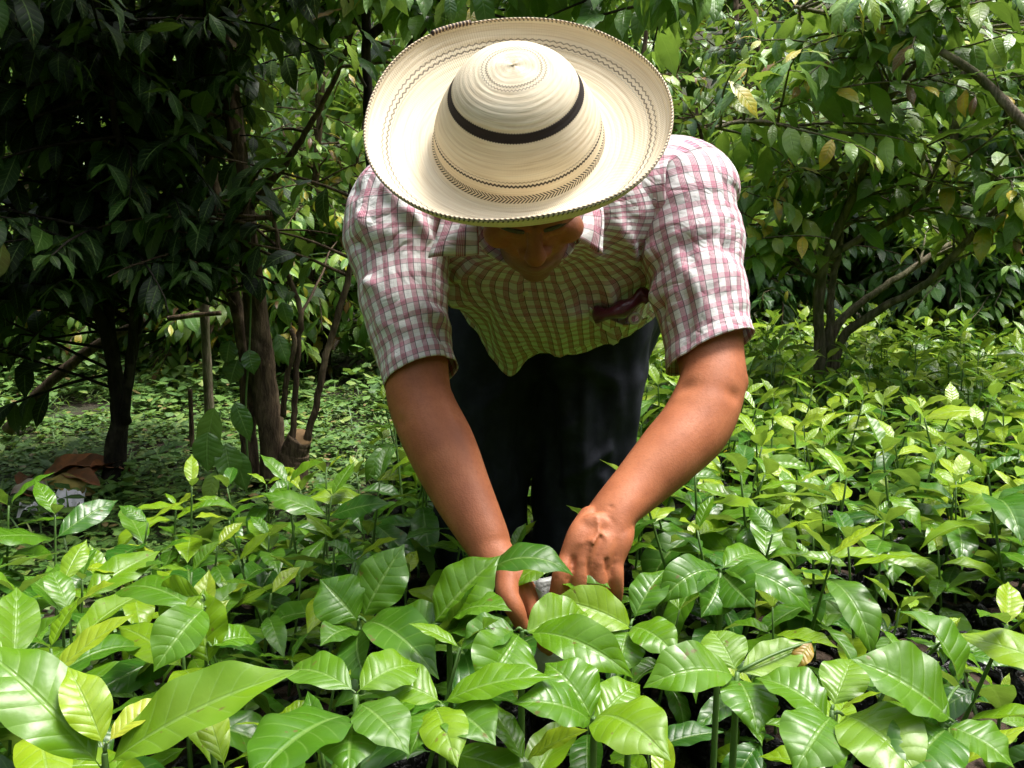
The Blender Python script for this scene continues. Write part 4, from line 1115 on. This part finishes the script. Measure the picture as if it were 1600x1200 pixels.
def stems_mesh(stems, mb=None, seg=10, knots=.12, seed=1):
    mb = mb or MB(); r = np.random.default_rng(seed)
    for p, r0, r1 in stems:
        c = catmull(p, 36); rr = np.linspace(r0, r1, 36) * (1 + 1.6 * knots * np.convolve(r.normal(0, 1, 44), np.ones(9) / 9, 'valid'))
        rr[:3] *= A(1.35, 1.18, 1.07)
        ln_ = np.linalg.norm(np.diff(c, axis=0), axis=1).sum()
        c = c + r.normal(0, .0018, c.shape) * min(1, ln_ / .8)
        if ln_ < .3: rr = np.linspace(r0, r1, 36)
        mb.tube(c, rr, seg)
    return mb

def tree(name, label, loc, stems, kw, leafmat, barkmat, group=None, extra=None):
    root = empty(name, loc, label, 'tree', group)
    tr = stems_mesh(stems, seed=kw.get('seed', 1)); wood, lv = branchy(stems, **kw)
    if wood.n:
        for v, f, uv, tt in zip(wood.v, wood.f, wood.uv, wood.t): tr.v.append(v); tr.uv.append(uv); tr.t.append(tt); tr.f.append(f + (tr.n)); 
        tr.n += wood.n
    tr.build('trunk', barkmat, root); lv.build('crown', leafmat, root)
    return root
def up_to(p, dx, dy, dz): return np.array(p) + A(dx, dy, dz)

def not_man(q):
    """keep boughs off the man and out of the lens"""
    x, y, z = q
    if y < 2.0 and z > .3: return False
    return True

# A: the dark many-stemmed tree on the left
b = W(172, 748, 2.95); b[2] = 0
def st(*pp, r0=.02, r1=.012): return ([*pp], r0, r1)
fk = W(185, 640, 2.95)
SA = [st(b, W(178, 700, 2.95), fk, W(165, 520, 2.93), W(108, 400, 2.9), W(60, 200, 2.85), W(0, -120, 2.8), r0=.034, r1=.011),
      st(b + A(.012, .01, 0), W(188, 690, 2.96), W(186, 600, 2.96), W(168, 480, 2.97), W(160, 380, 2.98), W(150, 150, 2.95), W(160, -250, 2.9), r0=.023, r1=.010),
      st(b + A(.02, -.01, 0), W(190, 660, 2.97), W(206, 540, 3.0), W(212, 400, 3.05), W(230, 200, 3.1), W(270, -200, 3.1), r0=.019, r1=.009),
      st(b + A(.022, .014, 0), W(196, 650, 2.99), W(214, 520, 3.05), W(236, 380, 3.1), W(300, 180, 3.1), W(400, -60, 3.0), r0=.015, r1=.008),
      st(W(196, 660, 2.94), W(204, 560, 2.9), W(208, 440, 2.85), W(190, 260, 2.75), W(150, 0, 2.6), W(120, -250, 2.5), r0=.013, r1=.008),
      st(W(60, 200, 2.85), W(-60, 50, 2.7), W(-200, -150, 2.5), r0=.014, r1=.008), st(W(230, 200, 3.1), W(330, 60, 2.9), W(430, -120, 2.7), r0=.014, r1=.008),
      st(W(160, 100, 2.95), A(-1.25, 2.5, 2.0), A(-1.2, 1.7, 2.35), A(-1.3, 1.0, 2.5), r0=.014, r1=.008), st(W(60, 100, 2.85), A(-1.9, 2.4, 2.1), A(-2.2, 1.6, 2.4), A(-2.4, .8, 2.5), r0=.014, r1=.008),  # from here on: unseen overhead boughs, added to shade the left side
      st(W(160, -50, 2.95), A(-1.1, 2.9, 2.2), A(-.8, 2.5, 2.5), A(-.75, 1.9, 2.6), r0=.014, r1=.008), st(A(-1.7, 2.9, 2.0), A(-2.3, 2.9, 2.3), A(-3.0, 2.6, 2.4), r0=.012, r1=.006)]
def in_A(q):
    x, y, z = q
    if z > .95 + .26 * max(y, .5) + .12 and x < -.6: return True
    if y < 1.9: return False
    px = 800 + x / y * FPX
    zl = .9 + (350 - 430) / FPX * y
    if z < zl - .10 and px > 30: return False
    if px > 470 and z < 1.35: return False
    return px < 560
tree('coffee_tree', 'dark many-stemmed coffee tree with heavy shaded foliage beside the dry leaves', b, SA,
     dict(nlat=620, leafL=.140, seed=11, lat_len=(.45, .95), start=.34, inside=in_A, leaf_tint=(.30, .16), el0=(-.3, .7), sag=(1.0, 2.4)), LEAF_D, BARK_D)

# B: the old cut tree with a thick trunk, stub and water shoots
b = W(430, 752, 2.9); b[2] = 0
stub = W(468, 684, 2.86)
SB = [st(b, W(425, 680, 2.9), W(412, 600, 2.9), W(396, 450, 2.9), W(372, 250, 2.9), W(362, 120, 2.92), W(350, -150, 2.9), r0=.050, r1=.022),
      st(W(392, 745, 2.93) * A(1, 1, 0), W(388, 660, 2.93), W(382, 540, 2.95), W(352, 400, 3.0), W(330, 250, 3.05), W(300, 0, 3.0), r0=.032, r1=.014),
      st(W(452, 752, 2.87) * A(1, 1, 0), W(458, 720, 2.87), stub, r0=.062, r1=.040),
      st(W(476, 700, 2.86), W(492, 640, 2.86), W(510, 555, 2.87), W(546, 425, 2.88), W(560, 330, 2.9), W(600, 150, 2.95), r0=.013, r1=.008),
      st(W(456, 700, 2.85), W(461, 620, 2.85), W(466, 540, 2.85), W(468, 480, 2.85), W(440, 405, 2.84), W(425, 330, 2.84), r0=.011, r1=.007),
      st(W(442, 650, 2.85), W(448, 590, 2.83), W(460, 540, 2.82), W(455, 515, 2.82), r0=.010, r1=.008),
      st(W(385, 330, 2.9), W(450, 250, 2.85), W(520, 130, 2.8), W(560, 20, 2.75), r0=.012, r1=.007)]
def in_B(q):
    x, y, z = q
    if y < 2.0: return False
    px = 800 + x / y * FPX; py = 350 - (z - .9) / y * FPX
    if py > 440: return False
    if px > 440 and (py > 330 or (px > 470 and 90 < py)): return np.random.default_rng(int(abs(x * 1e5)) % 9999).random() < .25
    return px < 620
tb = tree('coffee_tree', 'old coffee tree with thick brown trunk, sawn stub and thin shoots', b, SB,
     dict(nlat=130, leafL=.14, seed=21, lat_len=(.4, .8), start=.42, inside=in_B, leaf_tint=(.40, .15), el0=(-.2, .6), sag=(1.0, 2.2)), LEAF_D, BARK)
# pale sawn face of the stub, a part of that tree
t = NT('sawn_wood'); m = MB(); dsk = unit(A(.25, -.5, .85)); m.tube([stub - dsk * .012, stub + dsk * .002, stub + dsk * .008], [.040, .0405, .034], 20)
m.build('sawn_face', t.pbr(t.mix(t.noise(t.obj(), 60, 4), (.10, .055, .02), (.28, .17, .07)), .9), tb)

# C: slender tree behind the man, boughs over the hat
b = W(640, 740, 2.75); b[2] = 0
SC_ = [st(b, W(610, 500, 2.75), W(580, 260, 2.75), W(573, 100, 2.75), W(570, -150, 2.7), r0=.022, r1=.012),
       st(W(576, 200, 2.75), W(650, 60, 2.65), W(760, -30, 2.5), W(900, -70, 2.45), r0=.011, r1=.006), st(W(573, 60, 2.75), W(720, -40, 2.6), W(880, -90, 2.5), W(1020, -60, 2.4), W(1100, 10, 2.35), r0=.012, r1=.005),
       st(W(573, 0, 2.75), W(520, -40, 2.7), W(450, -60, 2.6), r0=.009, r1=.005)]
def in_C(q):
    x, y, z = q
    px = 800 + x / y * FPX; py = 350 - (z - .9) / y * FPX
    if y < 2.0: return False
    if px > 960: return py < 175 - (px - 1040) * .45 and px < 1200
    return py < 130
tree('coffee_tree', 'slender coffee tree behind the man with drooping dark boughs over his hat', b, SC_,
     dict(nlat=85, leafL=.155, seed=31, lat_len=(.3, .6), start=.5, inside=in_C, leaf_tint=(.50, .15), el0=(-.3, .4), sag=(1.2, 2.6), nu=12, nv=4), LEAF_T, BARK_D)

# D: the spreading tree on the right
b = W(1288, 600, 3.6); b[2] = 0
SD_ = [st(b, W(1283, 560, 3.6), W(1278, 470, 3.6), W(1292, 400, 3.58), W(1335, 300, 3.5), W(1390, 150, 3.4), W(1420, -60, 3.35), r0=.025, r1=.011),
       st(b + A(.03, .01, 0), W(1296, 540, 3.62), W(1300, 450, 3.66), W(1312, 370, 3.72), W(1300, 250, 3.8), W(1270, 90, 3.85), r0=.022, r1=.010),
       st(b + A(.05, -.01, 0), W(1310, 545, 3.58), W(1362, 492, 3.5), W(1450, 440, 3.4), W(1540, 345, 3.3), W(1640, 250, 3.25), r0=.021, r1=.010),
       st(b + A(.04, .03, 0), W(1300, 530, 3.64), W(1350, 470, 3.7), W(1440, 410, 3.8), W(1560, 330, 3.9), r0=.022, r1=.01),
       st(W(1296, 400, 3.58), W(1380, 352, 3.5), W(1440, 310, 3.4), W(1475, 230, 3.3), r0=.016, r1=.008),
       st(b + A(-.02, 0, 0), W(1276, 540, 3.6), W(1285, 420, 3.6), W(1240, 385, 3.5), W(1150, 372, 3.4), r0=.016, r1=.007),
       st(W(1335, 300, 3.5), W(1270, 220, 3.4), W(1180, 190, 3.3), W(1110, 200, 3.2), r0=.013, r1=.006),
       st(W(1390, 150, 3.4), W(1470, 60, 3.3), W(1560, 40, 3.2), r0=.012, r1=.006), st(W(1390, 150, 3.4), W(1330, 40, 3.3), W(1240, 10, 3.2), r0=.012, r1=.006)]
def in_D(q):
    x, y, z = q
    px = 800 + x / y * FPX; py = 350 - (z - .9) / y * FPX
    if y < 2.4 or px < 1055: return False
    if py > 400: return (px < 1210 and py < 470) and x % .1 < .06
    if px < 1130 and py < 90: return False
    if px < 1250 and py < 45: return False
    return py < 330 or px < 1300 or (px > 1380)
tree('coffee_tree', 'spreading coffee tree with layered sunlit boughs rising from a bundle of mossy stems', b, SD_,
     dict(nlat=250, leafL=.150, lwr=.34, seed=41, lat_len=(.4, .85), start=.40, inside=in_D, leaf_tint=(.67, .15), el0=(-.1, .6), sag=(1.2, 2.6), young=.2, nu=10, nv=4), LEAF_T, BARK_P)

# E: pale-stemmed trees standing in the shade at the far right
for i, (px, py, Y, lean) in enumerate(((1518, 500, 5.2, -.05), (1560, 495, 5.5, .12), (1375, 495, 6.0, .0))):
    b = W(px, py, Y); b[2] = 0
    S = [st(b, b + A(-.06 + lean, .02, .5), b + A(-.12 + lean, .05, 1.2), b + A(-.1, .1, 2.3), r0=.045, r1=.015), st(b + A(.06, 0, 0), b + A(.12, .0, .45), b + A(.28 + lean, 0, 1.2), b + A(.45, .1, 2.2), r0=.032, r1=.012),
         st(b + A(.1, .05, 0), b + A(.32, .05, .5), b + A(.62, .1, 1.1), r0=.024, r1=.01)]
    tree('coffee_tree', ('pale-stemmed coffee tree in deep shade behind the spreading tree', 'forked pale coffee tree in the shade, farther right than its twin', 'half hidden coffee tree in the dark gap behind the mossy stems')[i], b, S,
         dict(nlat=170, leafL=.14, seed=51 + i, lat_len=(.5, 1.0), start=.36, leaf_tint=(.38, .14), el0=(-.2, .6), sag=(.8, 2.2), nu=5), LEAF_T, BARK_P)

# F: bushes closing the view
FB = []
def bush_meshes(seed, tint, start=.14):
    S = [st(A(0, 0, 0), A(.05, 0, .5), A(.0, .05, 1.2), A(-.1, .1, 2.3), r0=.04, r1=.014), st(A(.05, .02, 0), A(.2, .0, .6), A(.45, -.1, 1.6), r0=.028, r1=.01), st(A(-.05, 0, 0), A(-.2, -.05, .6), A(-.45, .05, 1.7), r0=.028, r1=.01)]
    tr = stems_mesh(S, seed=seed); wood, lv = branchy(S, nlat=190, leafL=.135, seed=seed, lat_len=(.5, 1.0), start=start, leaf_tint=(tint, .16), el0=(-.2, .7), sag=(.8, 2.2), nu=5, young=.2)
    for v, f, uv, tt in zip(wood.v, wood.f, wood.uv, wood.t): tr.v.append(v); tr.uv.append(uv); tr.t.append(tt); tr.f.append(f + tr.n)
    tr.n += wood.n
    return M(tr.mesh('trunk'), BARK), M(lv.mesh('crown'), LEAF_T)
BM = [bush_meshes(61, .66), bush_meshes(62, .60), bush_meshes(63, .70), bush_meshes(64, .20, .42), bush_meshes(65, .24, .42)]  # last two: low tint paints the understory shade into the leaf colour
FL_ = [(-4.1, 5.6, 1.1, 'leafy bush far behind the leaning branch'), (-3.0, 5.2, .95, 'bright bush seen in the gaps left of the dark stems'), (-2.05, 5.6, 1.05, 'sunlit bush between the dark tree and the old trunk'), (-1.15, 5.2, 1.0, 'bright yellow-green bush glowing behind the thin shoots'),
       (-.25, 5.9, 1.15, 'leafy bush hidden mostly by the straw hat'), (.75, 6.0, 1.0, 'bush showing above the man\'s shoulder'), (1.55, 5.6, .95, 'dark bush behind the man\'s plaid sleeve'), (2.4, 6.4, 1.1, 'tall bush behind the spreading tree'), (3.5, 6.2, 1.15, 'leafy bush closing the shaded far corner'),
       (-3.6, 7.4, 1.5, 'taller bush in the second row behind the dry leaves'), (-1.6, 7.6, 1.5, 'taller bush in the second row behind the old trunk'), (.4, 7.8, 1.4, 'taller bush in the second row above the hat'), (2.0, 8.0, 1.35, 'pale leafy bush peeking over the spreading tree'), (4.2, 8.0, 1.6, 'tall bush behind the pale-stemmed trees')]
for i, (x, y, s, lab) in enumerate(FL_):
    tr, cr = BM[i % 3] if x < 1 or i > 8 else BM[3 + i % 2]
    root = empty('coffee_bush', (x, y, 0), lab, 'bush', 'bushes closing the view'); root.scale = (s, s, s); root.rotation_euler = (0, 0, rng.uniform(0, 6.28))
    obj_('trunk', tr, root); obj_('crown', cr, root)

# G: tall forest trees far behind, thin trunks at the top of the view
for i, (px, Y, lean) in enumerate(((1150, 10.5, -.5), (1215, 11.2, -.7), (1160, 12.0, .1))):
    b = W(px + 40, 420, Y); b[2] = 0
    S = [st(b, b + A(lean * .3, 0, 2), b + A(lean, .1, 4.5), b + A(lean * 1.4, .3, 8), r0=.13 - .03 * i, r1=.05), st(b + A(lean, .1, 4.5), b + A(lean + 1.2, 0, 6.5), b + A(lean + 2, 0, 7.5), r0=.05, r1=.02), st(b + A(lean, .1, 4.8), b + A(lean - 1.2, -.6, 6.5), b + A(lean - 2, -1, 7.5), r0=.05, r1=.02)]
    tree('forest_tree', ('leaning pale forest trunk rising above the bushes', 'darker leaning forest trunk beside the pale one', 'thin straight forest trunk between two leaning ones')[i], b, S,
         dict(nlat=120, leafL=.26, seed=71 + i, lat_len=(1.0, 2.0), start=.5, leaf_tint=(.66, .12), el0=(-.2, .7), sag=(.3, 1.0), pair=.12, nu=4, wood_r=.015), LEAF_T, BARK_P)
# far wood: reads as one mass
r = np.random.default_rng(9); N = 42000
x = r.uniform(-16, 16, N); z = r.uniform(.1, 9, N) ; y = 11.5 + .12 * x ** 2 * .15 + r.normal(0, .8, N) + .25 * z
cl = np.array([mnoise.noise(Vector((a * .7, c_ * .7, 2))) for a, c_ in zip(x, z)])
k = r.random(N) < .55 + cl * .8; x, y, z, cl = x[k], y[k], z[k], cl[k]; N = len(x)
y = y - cl * 1.2
a = r.uniform(0, 6.28, N); el = r.uniform(-.8, .4, N)
fw = MB(); leaves(fw, np.stack([x, y, z], 1), np.stack([np.cos(a) * np.cos(el), np.sin(a) * np.cos(el), np.sin(el)], 1), np.tile(A(0, -.3, 1), (N, 1)) + r.normal(0, .3, (N, 3)), r.uniform(.30, .52, N), r.uniform(.13, .24, N), r.uniform(.3, 1.2, N), .2, np.clip(r.normal(.60, .14, N), 0, .9), 4, 2)
N = 34000; th = r.uniform(0, 6.28, N); k = np.abs(np.arctan2(np.sin(th - 1.571), np.cos(th - 1.571))) > .75; th = th[k]; N = len(th)  # unseen ring of forest round the viewer, added to block low sky light
rad = 11 + r.normal(0, .8, N); z = r.uniform(.1, 8.5, N); a = r.uniform(0, 6.28, N); el = r.uniform(-.8, .4, N)
leaves(fw, np.stack([rad * np.cos(th), rad * np.sin(th), z], 1), np.stack([np.cos(a) * np.cos(el), np.sin(a) * np.cos(el), np.sin(el)], 1), np.tile(A(0, 0, 1), (N, 1)) + r.normal(0, .3, (N, 3)), r.uniform(.5, .9, N), r.uniform(.22, .4, N), r.uniform(.3, 1.2, N), .2, np.clip(r.normal(.50, .14, N), 0, .9), 3, 2)
tag(fw.build('far_forest', LEAF_T), 'sunlit yellow-green forest rising far behind the plantation', 'forest', None, 'stuff')

# ================================================================== SMALL THINGS ON THE LEFT
def stick(name, label, cat, pts, r0, r1, mat=BARK, seg=10):
    p0 = pts[0]; m = MB(); c = catmull(pts, 24); m.tube(c, np.linspace(r0, r1, 24) * (1 + rng.normal(0, .06, 24)), seg)
    o = m.build(name, mat); return tag(o, label, cat)
g0 = W(12, 672, 3.5); g0[2] = max(g0[2], .03)
stick('leaning_branch', 'bare brown branch leaning up from the ground behind the dark stems', 'branch', [g0, W(60, 615, 3.5), W(110, 570, 3.5), W(150, 540, 3.5), W(225, 500, 3.5)], .024, .017)
stick('lying_branch', 'short horizontal branch resting against a mossy upright post', 'branch', [W(262, 498, 3.7), W(300, 493, 3.7), W(345, 489, 3.7)], .012, .010)
pb = W(322, 560, 3.75); pb[2] = 0
stick('wooden_post', 'upright mossy post holding up a short horizontal branch', 'post', [pb, W(321, 520, 3.75), W(318, 440, 3.75), W(316, 400, 3.75)], .022, .018, BARK_P)
pb = W(298, 702, 3.05); pb[2] = 0
stick('wooden_stake', 'thin short stake stuck upright in the weeds', 'stake', [pb, W(299, 660, 3.05), W(297, 608, 3.05)], .009, .007)
stick('bare_branch', 'pale bare branch slanting down through the sunlit leaves', 'branch', [W(1470, 80, 3.05), W(1520, 112, 3.0), W(1560, 150, 2.95), W(1600, 192, 2.9), W(1680, 270, 2.85)], .013, .019, BARK_P)
# dry fallen leaves
t = NT('dry_leaf'); n = t.noise(t.obj(), 25, 4); u, v = t.uv()
DRY = t.pbr(t.mix(t.math('MULTIPLY', t.step(n, .35, .7), .8), t.ramp(t.attr('tint'), [(0, (.18, .055, .015)), (.35, (.34, .12, .03)), (.6, (.42, .25, .06)), (.8, (.33, .30, .06)), (1, (.42, .36, .30))]), (.10, .05, .02)), .7, t.bump(n, .6, .01))
def dry(label, px, py, Y, az, L, w, ti, droop, tip=.35, z=.05):
    q = W(px, py, Y); q[2] = z
    m = MB(); leaves(m, [q], [(math.cos(az), math.sin(az), tip)], [(0, -.2, 1)], [L], [w], [droop], [.9], [ti], 24, 10, corr=.015, wavy=.06, seed=int(px)); tag(m.build('dry_leaf', DRY), label, 'dry leaf', 'dry leaves fallen by the dark tree')
dry('curled orange and yellow dry leaf lying on top of the heap', 55, 712, 2.85, .5, .28, .09, .35, 1.6, .8)
dry('yellowish dry leaf lying flat beside the orange one', 40, 735, 2.75, .2, .22, .09, .72, .8, .25)
dry('rust red dry leaf pointing to the dark stems', 158, 735, 2.8, 2.9, .22, .08, .1, .9, .5)
dry('long rust brown dry leaf half under the dark tree', 100, 722, 2.9, .1, .20, .08, .05, 1.0, .7)
dry('rounded olive dry leaf standing on edge', 85, 715, 2.88, .9, .10, .09, .8, .6, .9)
dry('crumpled greyish dry leaf at the edge of the heap', 8, 738, 2.7, .3, .14, .07, .98, 1.3, .6)
dry('narrow orange dry leaf curling up against the stems', 130, 728, 2.86, .9, .20, .06, .2, 1.8, 1.1)
dry('flat brown dry leaf under the white scrap', 70, 748, 2.66, 2.6, .16, .07, .12, .5, .15)
dry('pale folded dry leaf at the heap\'s far side', 112, 700, 2.98, 2.2, .18, .07, .9, 1.2, .7)
dry('small dark dry leaf between the weeds and the heap', 25, 722, 2.8, 1.8, .13, .05, .02, 1.2, .6)
# torn white plastic sheet
q = W(88, 750, 2.62); q[2] = .05
m = MB(); n_ = 24; s1 = np.linspace(-1, 1, n_); X, Y_ = np.meshgrid(s1, s1)
Z = .035 + .035 * np.array([[mnoise.fractal(Vector((a * 2.2, c_ * 2.2, 5)), 1, 2, 3) for a in s1] for c_ in s1]) + .03 * np.clip(Y_ + .1 * X, 0, 1)
m.add(np.stack([q[0] + X * .075 * (1 - .25 * Y_), q[1] + Y_ * .07, np.maximum(Z + .01, .015)], -1), grid_faces(n_, n_), None)
t = NT('white_plastic'); o = m.build('plastic_scrap', t.pbr((.62, .60, .62), .4, t.bump(t.noise(t.obj(), 40, 3), .5, .01))); tag(o, 'crumpled white plastic scrap lying before the dry leaves', 'plastic scrap')
# broad-leaved weed and the climber on the old trunk
def broad(label, name, foot, stem, lvs, cat='plant', mat=None):
    root = empty(name, foot, label, cat); s_ = MB(); s_.tube(catmull(stem, 14), np.linspace(.004, .002, 14), 7); s_.build('stem', GSTEM, root)
    m = MB()
    for i, (b_, tip, w_, fc, ti) in enumerate(lvs):
        b_ = np.array(b_); tip = np.array(tip); e = unit(tip - b_); L_ = np.linalg.norm(tip - b_)
        leaves(m, [b_], [e], [fc], [L_ * 1.03], [w_], [.35], [.2], [ti], 20, 8, corr=.012, wavy=.03, widest=.42, seed=i)
    m.build('foliage', mat or LEAF_T, root)
f0 = W(345, 790, 2.6); f0[2] = 0
broad('broad-leaved weed with hanging oval leaves at the foot of the old trunk', 'broadleaf_weed', f0, [f0, W(340, 740, 2.6), W(338, 690, 2.6), W(345, 640, 2.62)],
      [(W(336, 632, 2.6), W(312, 732, 2.57), .085, (-.2, -.9, .3), .62), (W(325, 672, 2.58), W(322, 738, 2.55), .09, (.1, -.9, .3), .55), (W(352, 690, 2.6), W(362, 758, 2.56), .08, (.2, -.9, .3), .50), (W(366, 625, 2.6), W(392, 690, 2.58), .06, (.3, -.8, .3), .35),
       (W(338, 735, 2.58), W(318, 790, 2.53), .055, (-.1, -.9, .4), .76), (W(366, 700, 2.62), W(385, 770, 2.6), .07, (.2, -.9, .3), .4)])
f0 = W(388, 740, 2.80); f0[2] = 0
broad('climbing vine with rounded leaves clinging to the old trunk', 'climbing_vine', f0, [f0, W(384, 640, 2.82), W(390, 540, 2.82), W(392, 440, 2.83), W(390, 340, 2.83)],
      [(W(398, 428, 2.8), W(388, 462, 2.78), .055, (0, -.9, .3), .5), (W(352, 428, 2.8), W(336, 452, 2.78), .075, (-.2, -.9, .3), .35), (W(388, 545, 2.8), W(396, 585, 2.78), .06, (.1, -.9, .3), .3), (W(360, 530, 2.8), W(350, 570, 2.78), .07, (-.2, -.9, .3), .12),
       (W(372, 560, 2.8), W(356, 600, 2.78), .08, (-.1, -.9, .3), .12), (W(432, 520, 2.8), W(452, 570, 2.78), .055, (.3, -.8, .4), .3), (W(400, 395, 2.8), W(392, 425, 2.78), .05, (.1, -.9, .3), .2), (W(440, 470, 2.8), W(452, 510, 2.78), .05, (.2, -.9, .3), .25)], 'vine')
SKY, SUN, EXPO = .15, 1.9, 1.58
# ================================================================== LIGHT
w = bpy.data.worlds.new('World'); SC.world = w; w.use_nodes = True
nt = w.node_tree; nt.nodes.clear()
SUN_EL, SUN_AZ = R(69), R(82)      # azimuth clockwise from +Y: high, from the right
sk = nt.nodes.new('ShaderNodeTexSky'); sk.sky_type = 'NISHITA'; sk.sun_disc = False
sk.sun_elevation = SUN_EL; sk.sun_rotation = SUN_AZ
sk.air_density = 1.0; sk.dust_density = 4.0; sk.ozone_density = 1.0
hs = nt.nodes.new('ShaderNodeHueSaturation'); hs.inputs['Saturation'].default_value = .45
bg = nt.nodes.new('ShaderNodeBackground'); bg.inputs[1].default_value = SKY
wo = nt.nodes.new('ShaderNodeOutputWorld')
nt.links.new(sk.outputs[0], hs.inputs['Color']); nt.links.new(hs.outputs[0], bg.inputs[0]); nt.links.new(bg.outputs[0], wo.inputs[0])
sl = bpy.data.lights.new('sun', 'SUN'); sl.energy = SUN; sl.angle = R(20); sl.color = (1, .965, .90)
so = bpy.data.objects.new('sun', sl); COL.objects.link(so)
dirv = Vector((math.sin(SUN_AZ) * math.cos(SUN_EL), math.cos(SUN_AZ) * math.cos(SUN_EL), math.sin(SUN_EL)))
so.rotation_euler = dirv.to_track_quat('Z', 'Y').to_euler()
so.location = (0, 0, 12)
SC.view_settings.view_transform = 'Standard'
SC.view_settings.look = 'None'
SC.view_settings.gamma = 1
SC.view_settings.exposure = EXPO
SC.view_settings.use_curve_mapping = False
SC.render.engine = 'CYCLES'
SC.cycles.max_bounces = 7
SC.cycles.diffuse_bounces = 4
SC.cycles.glossy_bounces = 3
SC.cycles.transmission_bounces = 4
SC.cycles.transparent_max_bounces = 6
SC.cycles.sample_clamp_indirect = 6
SC.cycles.use_denoising = True
SC.cycles.denoiser = 'OPENIMAGEDENOISE'
SC.cycles.caustics_reflective = False
SC.cycles.caustics_refractive = False
